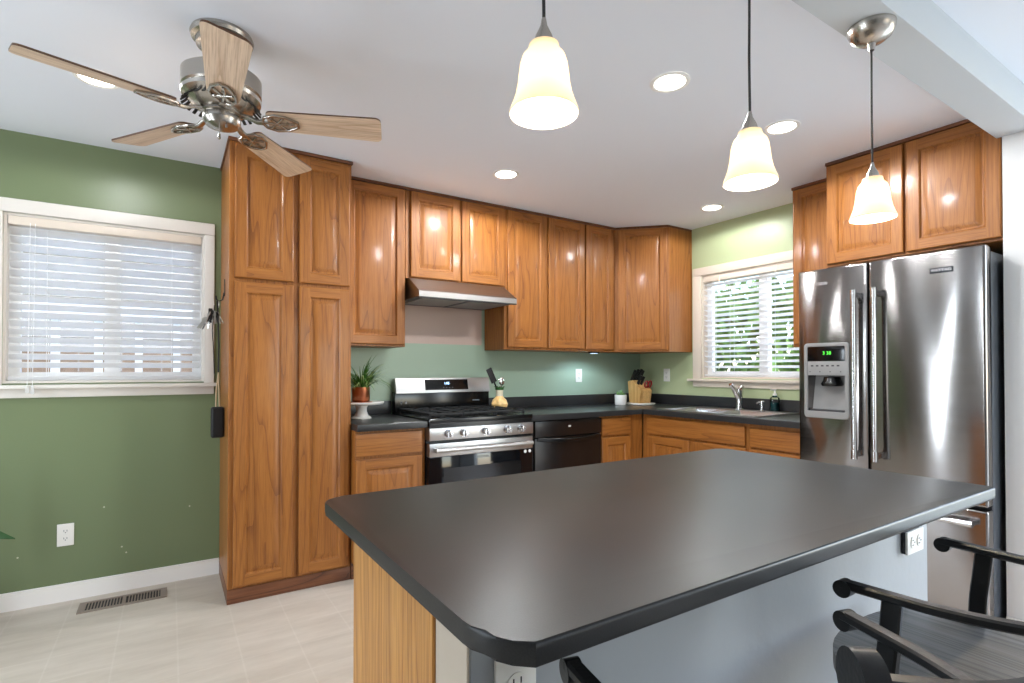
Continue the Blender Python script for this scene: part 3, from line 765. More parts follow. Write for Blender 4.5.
MB().box(.056, .256, FF-.006, FF+.004, 1.268, 1.350, bev=.001).build('dispenser_display', display_black, ld)
MB().box(.056, .256, FF-.005, FF+.004, 1.188, 1.267, bev=.001).build('dispenser_keypad', mid_grey, ld)
for i in range(6): MB().box(.074+i*.028, .088+i*.028, FF-.0056, FF-.004, 1.238, 1.246).build('keypad_mark', dark_grey, ld)
for i in range(4): MB().box(.066+i*.055, .072+i*.055, FF-.0056, FF-.004, 1.206, 1.211).build('keypad_mark', dark_grey, ld)
text_mesh('display_digits', '3 38', .026, led_green, ld, Matrix.Translation((.162, FF-.0065, 1.312)) @ FRONT)
MB().quad((.058, FF+.04, .99), (.254, FF+.04, .99), (.254, FF+.069, 1.186), (.058, FF+.069, 1.186)).build('dispenser_back', mid_grey, ld)
b = MB(); b.lathe([(0, 0), (.05, 0), (.056, .012), (.046, .03), (.04, .052), (0, .052)], (.165, FF+.045, 1.128), 24); b.build('dispenser_nozzle', black_gloss, ld)
MB().box(.062, .25, FF+.0, FF+.06, .987, .997).build('drip_tray', dark_grey, ld)
bp_ = MB().box(.640, .732, FF-.003, FF+.002, 1.681, 1.707, bev=.001).build('badge', badge_dark, rd)
text_mesh('badge_lettering', 'MAYTAG', .0205, badge_light, bp_, Matrix.Translation((.686, FF-.0032, 1.694)) @ FRONT, xs=.98)
text_mesh('logo_lettering', 'ICE2O', .024, badge_silver, ld, Matrix.Translation((.132, FF-.001, 1.703)) @ FRONT, .0015)

# ------------------------------------------------------------------ dishwasher
dw = thing('dishwasher', 'black dishwasher between the gas range and the corner cabinet', 'dishwasher', (-1.721, 0, 0))
MB().box(.004, .652, -.60, -.02, .06, .864).build('tub', black_satin, dw)
MB().box(.036, .648, -.632, -.60, .745, .858, bev=.005).build('control_panel', dw_black, dw)
dd = MB().box(.036, .648, -.628, -.60, .11, .738, bev=.005).build('door', dw_black, dw)
b = MB(); pth = [(.055+.575*i/12, -.632-.028*math.sin(math.pi*i/12), .732-.018*math.sin(math.pi*i/12)) for i in range(13)]
b.bar(pth, .012, .026); b.build('handle', black_gloss, dd)
MB().box(.036, .648, -.57, -.55, 0, .1).build('toe_panel', black_satin, dw)
MB().box(.004, .034, -.612, -.60, .06, .862).build('side_filler', black_satin, dw)
MB().box(.33, .352, -.6345, -.631, .806, .818, bev=.001).build('badge', badge_light, dw)

# ------------------------------------------------------------------ gas range
RX0, RW = -2.4985, .770
rg = thing('gas_range', 'stainless and black gas range with five knobs under the hood', 'stove', (RX0, 0, 0))
MB().box(.004, RW-.004, -.62, -.03, .03, .895, bev=.003).build('range_body', black_satin, rg)
b = MB(); b.box(.002, RW-.002, -.668, -.075, .888, .918, bev=.008, seg=3); b.build('cooktop', black_gloss, rg)
cp = MB().box(.002, RW-.002, -.672, -.60, .786, .862, bev=.004).build('control_panel', stainless, rg)
MB().box(.006, RW-.006, -.66, -.61, .862, .889).build('front_strip', black_gloss, rg)
for kx in (.127, .233, .392, .556, .663):
    b = MB(); c0 = (kx, -.672, .825)
    b.cyl((kx, -.671, .825), (kx, -.679, .825), .027, seg=24); b.cyl((kx, -.679, .825), (kx, -.706, .825), .0225, .0205, seg=24)
    b.box(kx-.0055, kx+.0055, -.714, -.705, .803, .847, bev=.002)
    b.build('knob', handle_steel, cp)
od = MB()
od.box(.004, RW-.004, -.668, -.62, .685, .768, 0, bev=.004); od.box(.004, RW-.004, -.666, -.62, .235, .684, 1, bev=.003)
od = od.build('oven_door', [stainless, oven_glass], rg)
b = MB(); b.cyl((.03, -.705, .728), (RW-.03, -.705, .728), .014, seg=20)
b.box(.03, .055, -.70, -.664, .716, .74, bev=.004); b.box(RW-.055, RW-.03, -.70, -.664, .716, .74, bev=.004); b.build('handle', stainless, od)
for sx in (.705, .742): MB().cyl((sx, -.666, .668), (sx, -.6685, .668), .011, seg=18).build('door_sticker', sticker, od)
b = MB(); b.box(.10, RW-.10, -.6672, -.665, .30, .61); b.build('oven_window', display_black, od)
text_mesh('door_lettering', 'SAMSUNG', .022, faint_grey, od, Matrix.Translation((.375, -.6668, .662)) @ FRONT, .0004)
MB().box(.004, RW-.004, -.664, -.60, .05, .228, bev=.004).build('bottom_drawer', stainless, rg)
# backguard: leaning stainless panel over a black box
bg = MB(); bg.box(.004, RW-.004, -.075, -.012, .90, 1.06, 1, bev=.003)
M = Matrix.Translation((0, -.078, 1.052)) @ Matrix.Rotation(R(-13), 4, 'X')
bg.box(.012, RW+.006, 0, .03, 0, .112, 0, bev=.004, M=M)
bg = bg.build('backguard', [stainless, black_gloss], rg)
b = MB().box(.235, .585, -.002, .004, .02, .098, M=M).build('control_display', display_black, bg)
text_mesh('display_digits', '1:08', .024, led_blue, bg, M @ Matrix.Translation((.408, -.003, .068)) @ FRONT)
b = MB()
for i in range(4): b.box(.378+i*.024, .385+i*.024, -.0028, -.001, .034, .039, M=M)
b.build('display_mark', faint_grey, bg)
for sx in (.05, .085): MB().cyl((sx, -.0752, .985), (sx, -.0775, .985), .009, seg=14).build('vent_hole', faint_grey, bg)
MB().box(.62, .68, -.0772, -.0745, .985, .993).build('rating_plate', faint_grey, bg)
for gx in (.024, .26, .496):
    b = MB(); z0, z1 = .936, .950; x0, x1, y0, y1 = gx, gx+.22, -.63, -.12
    for yy in (y0, y1, (y0+y1)/2): b.box(x0, x1, yy-.006, yy+.006, z0, z1, bev=.002)
    for xx in (x0, x1, (x0+x1)/2): b.box(xx-.006, xx+.006, y0, y1, z0, z1, bev=.002)
    for yy in (-.50, -.25): b.box(x0, x1, yy-.005, yy+.005, z0, z1, bev=.002)
    for xx in (x0, x1):
        for yy in (y0, y1): b.cyl((xx, yy, .917), (xx, yy, .94), .007, seg=8)
    b.build('grate', iron, rg)
for (bx, by, br_) in ((.14, -.50, .045), (.14, -.25, .035), (.385, -.375, .05), (.63, -.50, .04), (.63, -.25, .035)):
    MB().lathe([(0, 0), (br_, 0), (br_, .008), (br_*.8, .01), (br_*.75, .016), (0, .018)], (bx, by, .917), 24).build('burner', iron, rg)

# ------------------------------------------------------------------ range hood
hd = thing('range_hood', 'stainless under-cabinet range hood above the gas range', 'range hood', (-2.490, 0, 1.69))
b = MB(); bm = b.bm; w = .742
prof = [(-.002, .141), (-.318, .141), (-.486, .040), (-.492, .033), (-.492, .0), (-.002, .0)]
A = [bm.verts.new((0, y, z)) for y, z in prof]; B = [bm.verts.new((w, y, z)) for y, z in prof]
n = len(prof)
for k in range(n):
    f = bm.faces.new((A[k], A[(k+1) % n], B[(k+1) % n], B[k])); f.material_index = 1 if k == 4 else 0
bm.faces.new(A[::-1]); bm.faces.new(B)
b.build('hood_shell', [hood_steel, dark_grey], hd, smooth=False)
b = MB(); b.box(.05, .36, -.44, -.08, -.006, -.0005); b.box(.40, .71, -.44, -.08, -.006, -.0005); b.build('grease_filter', mid_grey, hd)
MB().box(0, w, -.4925, -.47, -.008, -.0005).build('lower_lip', black_satin, hd)

# ------------------------------------------------------------------ island
IT = thing('island_countertop', 'large charcoal laminate island top with a rounded near left corner', 'countertop', (0, 0, 0))
def round_poly(pts, rads, n=8):
    out = []; m = len(pts)
    for i in range(m):
        p = Vector(pts[i]); a = Vector(pts[i-1])-p; c = Vector(pts[(i+1) % m])-p
        r = rads[i]
        a.normalize(); c.normalize(); ang = a.angle(c); d = r/math.tan(ang/2); ctr = p + (a+c).normalized()*(r/math.sin(ang/2))
        s = p+a*d-ctr; e = p+c*d-ctr; a0 = math.atan2(s.y, s.x); a1 = math.atan2(e.y, e.x)
        while a1-a0 > math.pi: a1 -= 2*math.pi
        while a1-a0 < -math.pi: a1 += 2*math.pi
        for k in range(n+1): 
            a_ = a0+(a1-a0)*k/n; out.append((ctr.x+r*math.cos(a_), ctr.y+r*math.sin(a_)))
    return out
ip = round_poly([(-3.513, -2.315), (-3.513, -3.16), (-1.966, -3.160), (-1.966, -2.315)], [.05, .01, .015, .03])
i_ = [k for k, p in enumerate(ip) if p[0] < -3.4 and p[1] < -3.1]
arc = [(-3.513, -3.06), (-3.5115, -3.08), (-3.507, -3.10), (-3.499, -3.119), (-3.488, -3.137), (-3.470, -3.1595)]
ip = ip[:i_[0]] + arc + ip[i_[-1]+1:]
MB().prism(ip, .878, .907, bev=.006, seg=4).build('worktop', island_m, IT)
IB = thing('kitchen_island', 'kitchen island with an oak end panel and a grey painted seating side', 'kitchen island', (0, 0, 0))
MB().box(-3.472, -1.98, -2.90, -2.49, .0, .877, bev=.002, seg=1).build('island_cabinet', [oak_z], IB)
MB().box(-3.482, -3.4725, -2.902, -2.486, .0, .877, bev=.002, seg=1).build('end_panel', oak_pale, IB)
MB().box(-3.4725, -1.966, -3.004, -2.9005, 0, .877, bev=.003, seg=1).build('half_wall', panel_grey, IB)
MB().box(-3.477, -3.4728, -3.0045, -2.9025, 0, .877, bev=.001, seg=1).build('half_wall_end', pony_paint, IB)
for x0, x1 in ((-3.46, -2.97), (-2.96, -2.47), (-2.46, -1.99)):
    d = MB().box(x0+.01, x1-.01, -2.49, -2.471, .12, .85, bev=.004).build('door', OAK, IB)

# ------------------------------------------------------------------ outlets
def outlet(label, loc, rz, gangs=1, kind='outlet', thick=.006):
    t = thing('wall_outlet', label, 'outlet', loc, rz)
    w = .07 if gangs == 1 else .122
    MB().box(-w/2, w/2, -thick, 0, -.058, .058, bev=.002).build('cover_plate', plate_white, t)
    if kind == 'switch':
        MB().box(-.011, .011, -thick-.006, -thick, -.016, .016, bev=.002).build('toggle', plate_white, t); return t
    for g in range(gangs):
        gx = 0 if gangs == 1 else (-.026 if g == 0 else .026)
        for s in (-1, 1):
            b = MB(); b.prism([(gx+.0165*math.cos(a)*1.0, s*.0195+.014*math.sin(a)) for a in [2*math.pi*k/20 for k in range(20)]], 0, .002, M=Matrix.Translation((0, -thick, 0)) @ FRONT)
            r_ = b.build('receptacle', plate_white, t)
            b = MB(); zc = s*.0195
            b.box(gx-.0075, gx-.0053, -thick-.0026, -thick-.0018, zc-.002, zc+.007); b.box(gx+.0053, gx+.0075, -thick-.0026, -thick-.0018, zc-.002, zc+.007)
            b.cyl((gx, -thick-.0018, zc-.007), (gx, -thick-.0026, zc-.007), .0024, seg=10)
            b.build('slot', slot_dark, r_)
    return t
outlet('white duplex outlet low on the dark green wall', (-4.281, -.0005, .347), 0)
outlet('white outlet on the backsplash wall left of the knife block', (-.769, -.0005, 1.168), 0)
outlet('white outlet between the knife block and the sink window', (-.0005, -.332, 1.171), -90)
outlet('white outlet under the near corner of the island top', (-3.399, -3.0045, .750), 0)
# outlet turned sideways on a surface box standing proud of the island's right end
t = thing('wall_outlet', 'white sideways outlet on a surface box near the right end of the island', 'outlet', (-2.089, -3.0145, .747))
MB().box(-.051, .051, -.006, 0, -.031, .031, bev=.002).build('cover_plate', plate_white, t)
for s_ in (-1, 1):
    b = MB(); b.prism([(s_*.0195+.014*math.cos(a), .0165*math.sin(a)) for a in [2*math.pi*k/20 for k in range(20)]], 0, .002, M=Matrix.Translation((0, -.006, 0)) @ FRONT)
    r_ = b.build('receptacle', plate_white, t)
    b = MB(); xc = s_*.0195
    b.box(xc-.007, xc+.002, -.0086, -.0078, -.0075, -.0053); b.box(xc-.007, xc+.002, -.0086, -.0078, .0053, .0075); b.cyl((xc+.007, -.0078, 0), (xc+.007, -.0086, 0), .0024, seg=10)
    b.build('slot', slot_dark, r_)
MB().box(-.0495, .0495, -.001, .0102, -.0295, .0295, bev=.001).build('surface_box', dark_grey, t)

# ------------------------------------------------------------------ counter things
cs = thing('cake_stand', 'white pedestal cake stand on the counter beside the pantry', 'cake stand', (-2.783, -.25, CZ1))
MB().lathe([(0, 0), (.062, 0), (.064, .006), (.045, .018), (.034, .045), (.034, .07), (.046, .09), (0, .09)], (0, 0, 0), 36).build('pedestal', white_ceramic, cs)
MB().lathe([(0, .088), (.10, .088), (.137, .094), (.143, .104), (.139, .108), (.11, .102), (0, .102)], (0, 0, 0), 48).build('plate', white_ceramic, cs)
pp = thing('potted_plant', 'grassy green plant in a copper pot on the cake stand', 'plant', (-2.787, -.25, CZ1+.1022))
MB().lathe([(0, 0), (.07, 0), (.072, .004), (.074, .006), (0, .006)], (0, 0, 0), 32).build('saucer', copper, pp)
MB().lathe([(0, .006), (.052, .006), (.056, .012), (.058, .098), (.060, .1), (.054, .1), (.052, .09), (0, .09)], (0, 0, 0), 32).build('pot', copper, pp)
b = MB(); rr = random.Random(4)
def grass(b, n, lmin, lmax, e0, e1, mi, wk):
    for i in range(n):
        a = rr.uniform(0, 6.283); q = rr.uniform(0, .045); L_ = rr.uniform(lmin, lmax); el = R(rr.uniform(e0, e1)); dr = R(rr.uniform(40, 115))
        d = Vector((math.cos(a), math.sin(a), 0)); sd = Vector((-d.y, d.x, 0)); p = d*q + Vector((0, 0, .088)); prev = None; w_ = wk*rr.uniform(.8, 1.2)
        if d.x < -.3: L_ *= .6
        for k in range(8):
            s = k/7; ww = w_*(1-.85*s**2)
            p2 = p.copy(); p2.x = max(p2.x, -.128)
            cur = (b.bm.verts.new(p2-sd*ww), b.bm.verts.new(p2+sd*ww))
            if prev: b.bm.faces.new((prev[0], prev[1], cur[1], cur[0])).material_index = mi
            prev = cur; e_ = el - dr*s
            p = p + (d*math.cos(e_) + Vector((0, 0, 1))*math.sin(e_))*(L_/7)
grass(b, 190, .15, .27, 35, 82, 0, .0036); grass(b, 24, .2, .28, 70, 88, 0, .0036); grass(b, 34, .2, .32, 30, 65, 1, .0034)
b.build('foliage', [leaf_green, leaf_pale], pp, recalc=False)

ut = thing('utensil_crock', 'garlic-shaped ceramic utensil holder with a green collar beside the range', 'utensil holder', (-1.737, -.24, .9182))
b = MB(); b.lathe([(0, 0), (.028, 0), (.055, .018), (.064, .045), (.052, .075), (.032, .095), (.027, .105)], (0, 0, 0), 40)
for v in b.bm.verts:
    a = math.atan2(v.co.y, v.co.x); k = 1 + .09*math.cos(6*a)*(1 if v.co.z < .09 else .3); v.co.x *= k; v.co.y *= k
b.build('bulb_body', gold_ceramic, ut)
MB().lathe([(.027, .104), (.026, .13), (.029, .152), (.030, .16), (.024, .16), (.022, .13), (.0, .12)], (0, 0, 0), 28).build('neck', cream_ceramic, ut)
b = MB()
for i in range(9):
    a = 2*math.pi*i/9; d = Vector((math.cos(a), math.sin(a), 0)); sd = Vector((-d.y, d.x, 0))
    p0 = d*.026+Vector((0, 0, .158)); p1 = d*.046+Vector((0, 0, .178)); p2 = d*.03+Vector((0, 0, .15))
    b.quad(p0-sd*.011, p0+sd*.011, p1+sd*.003, p1-sd*.003)
b.lathe([(.030, .150), (.0335, .158), (.031, .17), (.026, .17), (.026, .15)], (0, 0, 0), 24); b.build('collar', green_glaze, ut)
sp = thing('spatula', 'black spatula leaning left in the garlic-shaped holder', 'spatula', (-1.737, -.24, .9182))
M = Matrix.Translation((-.008, 0, .13)) @ Matrix.Rotation(R(-26), 4, 'Y')
b = MB(); b.cyl(M @ Vector((0, 0, 0)), M @ Vector((0, 0, .1)), .006, seg=10); b.build('handle', black_satin, sp)
MB().box(-.024, .024, -.004, .004, .085, .20, bev=.003, M=M).build('blade', black_satin, sp)
spn = thing('serving_spoon', 'metal serving spoon upright in the garlic-shaped holder', 'spoon', (-1.731, -.245, .9182))
MB().cyl((0, 0, .125), (.004, -.003, .19), .005, seg=10).build('handle', chrome, spn)
MB().sphere((.006, -.008, .215), .03, .85, .35, 1.1).build('bowl', chrome, spn)

pl = thing('small_planter', 'small white planter with a succulent beside the knife block', 'plant', (-.452, -.2, CZ1))
b = MB(); b.lathe([(0, 0), (.048, 0), (.052, .006), (.054, .09), (.049, .09), (.047, .078), (0, .078)], (0, 0, 0), 32); b.build('pot', white_ceramic, pl)
b = MB(); rr = random.Random(9)
for i in range(34):
    a = rr.uniform(0, 6.28); q = rr.uniform(0, .04); z = .085 + rr.uniform(0, .035)
    b.sphere((q*math.cos(a), q*math.sin(a), z), .014, .8, .8, 1.2, u=8, v=6)
b.build('foliage', succ_green, pl)
kt = tag(MB().lathe([(0, 0), (.125, 0), (.135, .004), (.135, .010), (.128, .013), (0, .013)], (0, 0, 0), 48).build('round_board', white_ceramic), 'round white board under the knife block', 'board'); kt.location = (-.225, -.215, CZ1)
kb = thing('knife_block', 'slanted wooden knife block in the counter corner', 'knife block', (-.225, -.21, CZ1+.0132), -6)
# block leaning back; local front = -y
b = MB(); bm = b.bm
prof = [(-.085, 0), (.085, 0), (.085, .20), (.045, .225), (-.05, .135)]
prof = [(-.075, 0), (.072, 0), (.098, .195), (.03, .205), (-.098, .115)]
A = [bm.verts.new((-.062, y, z)) for y, z in prof]; B = [bm.verts.new((.062, y, z)) for y, z in prof]; n = len(prof)
for k in range(n): bm.faces.new((A[k], A[(k+1) % n], B[(k+1) % n], B[k]))
bm.faces.new(A[::-1]); bm.faces.new(B)
bmesh.ops.bevel(bm, geom=list(bm.edges), offset=.005, segments=2, affect='EDGES')
kb_body = b.build('block_body', bamboo, kb)
def in_block(p, dv):    # world-space placement of a thing standing in the block
    return kb, p, dv
kz = CZ1+.0132
kmat = Matrix.Translation(kb.location) @ Matrix.Rotation(R(-6), 4, 'Z')
spots = [(-.045, .06, .20, .105), (-.016, .055, .197, .115), (.014, .05, .196, .118), (.044, .055, .197, .105), (-.036, -.01, .155, .10), (-.006, -.015, .15, .095)]
names_ = ['leftmost in the back row', 'second from left in the back row', 'third from left in the back row', 'rightmost in the back row', 'left in the front row', 'next to the scissors in the front row']
for (x, y, z, ln), nm in zip(spots, names_):
    kn = thing('kitchen_knife', 'black-handled kitchen knife, ' + nm + ' of the knife block', 'knife', tuple(kmat @ Vector((x, y, z))), -6, 'knives in the block')
    dv = Vector((.2, -.32, .92)).normalized()
    MB().bar([(0, 0, 0), dv*(ln*.5), dv*ln], .017, .025, up=(0, 1, .3)).build('handle', black_satin, kn)
    MB().bar([-dv*.05, dv*.004], .012, .02, up=(0, 1, .3)).build('bolster', handle_steel, kn)
sc_ = thing('scissors', 'kitchen scissors with dark red loop handles in the knife block', 'scissors', tuple(kmat @ Vector((.03, -.05, .14))), -6)
for s in (-1, 1):
    b = MB(); ctr = Vector((s*.02, -.03, .03)); b.tube([ctr + Vector((.018*math.cos(a), -.008*math.sin(a), .028*math.sin(a))) for a in [2*math.pi*k/16 for k in range(17)]], .006, 8)
    b.tube([ctr+Vector((-s*.01, .008, -.024)), (0, 0, -.01)], .006, 8); b.build('handle', red_plastic, sc_)
MB().bar([(0, 0, 0), (0, .015, -.05)], .012, .006, up=(0, 1, .3)).build('blade', chrome, sc_)

# ------------------------------------------------------------------ floor vent, keys, plant at the left edge
fv = thing('floor_vent', 'brown floor register by the baseboard of the dark green wall', 'floor vent', (-4.018, -.172, 0))
b = MB(); W_, H_ = .190, .072
b.box(-W_, W_, -H_, -H_+.02, .0005, .006, bev=.001); b.box(-W_, W_, H_-.02, H_, .0005, .006, bev=.001); b.box(-W_, -W_+.03, -H_+.02, H_-.02, .0005, .006); b.box(W_-.03, W_, -H_+.02, H_-.02, .0005, .006); b.box(-.008, .008, -H_+.02, H_-.02, .0005, .006)
b.build('register_frame', vent_m, fv)
b = MB()
for i in range(24):
    x = -W_+.038 + i*.0131
    if abs(x) < .012: continue
    b.box(x, x+.005, -H_+.021, H_-.021, .001, .005)
b.build('louver', vent_m, fv)
MB().box(-W_+.03, W_-.03, -H_+.02, H_-.02, .0004, .001).build('duct_opening', slot_dark, fv)

hk = thing('wall_hook', 'dark hook on the side of the tall pantry cabinet', 'hook', (PX0, -.29, 1.60))
MB().box(-.004, 0, -.008, .008, .03, .125, bev=.002).build('back_plate', black_satin, hk)
MB().tube([(-.004, 0, .05), (-.012, 0, .01), (-.03, 0, 0), (-.042, 0, .012), (-.044, 0, .03)], .004, 8).build('prong', black_satin, hk)
ky = thing('key_bunch', 'bunch of keys hanging from the hook on the pantry side', 'keys', (PX0-.03, -.29, 1.598))
MB().tube([(.0, .018*math.cos(a), -.014+.018*math.sin(a)) for a in [2*math.pi*k/20 for k in range(21)]], .0018, 6).build('key_ring', key_metal, ky)
rr = random.Random(2)
for i in range(11):
    M = Matrix.Translation((-.006-.0055*i, rr.uniform(-.014, .014), -.03-.004*i-rr.uniform(0, .03))) @ Matrix.Rotation(R(-25+6*i), 4, 'Y') @ Matrix.Rotation(rr.uniform(-.35, .35), 4, 'X') @ Matrix.Rotation(rr.uniform(.2, 1.5), 4, 'Z')
    b = MB(); b.cyl(M @ Vector((-.0015, 0, -.012)), M @ Vector((.0015, 0, -.012)), .014, seg=14); b.box(-.0015, .0015, -.005, .005, -.07, -.02, M=M)
    b.build('key', black_satin if i % 3 == 2 else key_metal, ky)
MB().box(-.05, -.03, -.012, .012, -.10, -.04, bev=.004).build('key_fob', black_satin, ky)
b = MB(); b.bar([(-.02, .01, -.02), (-.03, .012, -.16), (-.022, .01, -.30), (-.02, .0, -.40)], .004, .02, up=(0, 1, 0)); b.build('strap', leather, ky)
pc = thing('leather_pouch', 'small black pouch hanging by a beige cord on the pantry side', 'pouch', (PX0-.034, -.30, .845))
b = MB(); b.box(-.032, .032, -.028, .028, 0, .17, bev=.014, seg=4); b.build('pouch_body', leather, pc)
MB().tube([(-.008, 0, .165), (-.006, .0, .26), (.004, .006, .36)], .0035, 8).build('cord', rope_beige, pc)
MB().tube([(.01, 0, .165), (.006, .0, .26), (.004, .006, .36)], .0035, 8).build('cord', rope_beige, pc)
MB().tube([(.004, .006, .36), (.006, .012, .5), (.0, .012, .70), (-.004, .01, .755)], .004, 8).build('strap', leather, pc)
hp = thing('floor_plant', 'green houseplant at the left edge by the dark green wall', 'plant', (-4.86, -.33, 0))
MB().lathe([(0, 0), (.095, 0), (.10, .01), (.125, .2), (.13, .22), (.118, .22), (.112, .2), (0, .2)], (0, 0, 0), 32).build('pot', terracotta, hp)
MB().lathe([(0, .203), (.112, .2005)], (0, 0, 0), 24).build('soil', soil, hp)
b = MB()
def leaf(b, a, ln, h, wd, roll=0):
    d = Vector((math.cos(a), math.sin(a), 0)); sd = Vector((-d.y, d.x, roll)).normalized(); prev = None
    for k in range(9):
        s = k/8; p = d*(ln*s) + Vector((0, 0, .2 + h*math.sin(s*2.1))); ww = wd*max(.05, math.sin(math.pi*min(1, max(0, (s-.1))*1.1)))
        cur = (b.bm.verts.new(p-sd*ww+Vector((0, 0, .004))), b.bm.verts.new(p), b.bm.verts.new(p+sd*ww+Vector((0, 0, .004))))
        if prev:
            b.bm.faces.new((prev[0], prev[1], cur[1], cur[0])); b.bm.faces.new((prev[1], prev[2], cur[2], cur[1]))
        prev = cur
leaf(b, R(4), .435, .262, .045, 1.4)
for i in range(11): leaf(b, R(40+i*27), .30, rr.uniform(.3, .55), .022)
b.build('foliage', leaf_dark, hp, recalc=False)

# ------------------------------------------------------------------ ceiling lights
lens_off = mat('recessed_lens_unlit', (214, 212, 208), .4)
def ceiling_light(label, x, y, watts=16, lit=True):
    t = thing('ceiling_light', label, 'ceiling light', (x, y, HC), 0, 'recessed ceiling lights')
    MB().lathe([(.082, -.0005), (.082, -.004), (.074, -.007), (.064, -.004), (.064, -.0005)], (0, 0, 0), 40).build('trim_ring', trim_ring, t)
    MB().lathe([(0, -.0035), (.064, -.0035), (.064, -.0008), (0, -.0008)], (0, 0, 0), 40).build('lens', lens_m if lit else lens_off, t)
    if not lit: return
    d = bpy.data.lights.new('recessed_lamp', 'SPOT'); d.energy = watts*WK*(.30 if x < -3 else (.66 if y < -2 else (.28 if x > -1 else .76))); d.spot_size = R(173); d.spot_blend = .2; d.shadow_soft_size = .06; d.color = (.95, .98, 1.0)
    o = bpy.data.objects.new('recessed_lamp', d); col.objects.link(o); o.parent = t; o.location = (0, 0, -.012)
WK = 5.7
for lb, x, y in (('recessed ceiling light partly covered by the left fan blade', -4.086, -.857), ('unlit recessed ceiling light behind the right fan blade', -3.275, -.845),
                 ('recessed ceiling light in front of the range hood cabinets', -2.067, -.857), ('recessed ceiling light above the sink window', -.40, -1.115),
                 ('recessed ceiling light between the left and middle pendants', -2.046, -2.132), ('recessed ceiling light right of the middle pendant', -1.241, -2.152)):
    ceiling_light(lb, x, y, lit=not lb.startswith('unlit'))

# ------------------------------------------------------------------ pendants
def pendant(label, x, y, dz, watts=7):
    t = thing('pendant_lamp', label, 'pendant lamp', (x, y, 2.2995), 0)
    MB().lathe([(.066, 0), (.065, -.012), (.055, -.034), (.036, -.048), (.012, -.055), (.008, -.075), (0, -.075)], (0, 0, 0), 40).build('canopy', nickel, t)
    zb = dz-2.2995
    MB().tube([(0, 0, -.06), (.003, .002, -.2), (-.002, 0, -.3), (0, 0, zb+.175)], .0032, 8).build('cord', cord_black, t)
    MB().lathe([(0, zb+.180), (.004, zb+.179), (.0065, zb+.165), (.0155, zb+.146), (.0215, zb+.124), (.0215, zb+.118), (0, zb+.118)], (0, 0, 0), 28).build('socket_cap', nickel, t)
    pr = [(.016, .131), (.0275, .129), (.029, .120), (.031, .116), (.039, .107), (.0435, .093), (.0458, .076), (.048, .056), (.0525, .035), (.060, .015), (.064, .004)]
    inn = [(r-.003, z) for r, z in pr[::-1]]
    MB().lathe([(r, zb+z) for r, z in pr + [(.0625, .001)] + inn[:-1]], (0, 0, 0), 44).build('shade', opal, t)
    MB().sphere((0, 0, zb+.075), .020, sz=1.2).build('bulb', bulb_m, t)
    d = bpy.data.lights.new('pendant_bulb', 'POINT'); d.energy = watts; d.shadow_soft_size = .022; d.color = (1, .88, .68)
    o = bpy.data.objects.new('pendant_bulb', d); col.objects.link(o); o.parent = t; o.location = (0, 0, zb+.042)
pendant('leftmost pendant lamp, the large bell shade nearest the fan', -3.246, -2.869, 1.689)
pendant('middle pendant lamp above the island', -2.612, -2.869, 1.683)
pendant('right pendant lamp in front of the refrigerator cabinets', -1.97, -2.869, 1.692)

# ------------------------------------------------------------------ ceiling fan
fn = thing('ceiling_fan', 'five-blade brushed nickel ceiling fan with pale wood blades', 'ceiling fan', (-3.668, -1.462, HC))
MB().lathe([(0, -.0005), (.10, -.0005), (.104, -.012), (.1, -.024), (.086, -.03), (.084, -.05), (.05, -.06), (0, -.06)], (0, 0, 0), 48).build('canopy', nickel, fn)
MB().cyl((0, 0, -.055), (0, 0, -.145), .035, seg=24).build('down_rod', nickel, fn)
MB().lathe([(0, -.140), (.06, -.140), (.118, -.146), (.131, -.156), (.131, -.212), (.126, -.218), (.131, -.224), (.129, -.236), (.096, -.268), (.06, -.284), (0, -.284)], (0, 0, 0), 56).build('motor_housing', nickel, fn)
b = MB()
for i in range(30):
    a = 2*math.pi*i/30; M = Matrix.Rotation(a, 4, 'Z') @ Matrix.Translation((.113, 0, -.2545)) @ Matrix.Rotation(R(43), 4, 'Y')
    b.box(-.022, .022, -.0055, .0055, -.002, .002, M=M)
b.build('vent_slot', slot_dark, fn)
MB().lathe([(0, -.280), (.066, -.280), (.068, -.284), (.068, -.292), (.060, -.296), (.062, -.300), (.062, -.318), (.052, -.334), (.026, -.344), (0, -.347)], (0, 0, 0), 44).build('switch_housing', nickel, fn)
b = MB(); b.tube([(-.012, -.050, -.330), (-.012, -.056, -.35), (-.012, -.056, -.385)], .0016, 6); b.lathe([(0, .022), (.004, .02), (.005, .004), (0, 0)], (-.012, -.056, -.405), 10); b.build('pull_chain', nickel, fn)
b = MB(); b.tube([(.01, -.050, -.330), (.01, -.055, -.345)], .0016, 6); b.lathe([(0, .014), (.004, .012), (.004, .002), (0, 0)], (.01, -.055, -.359), 10); b.build('pull_chain', nickel, fn)
zb = -.300
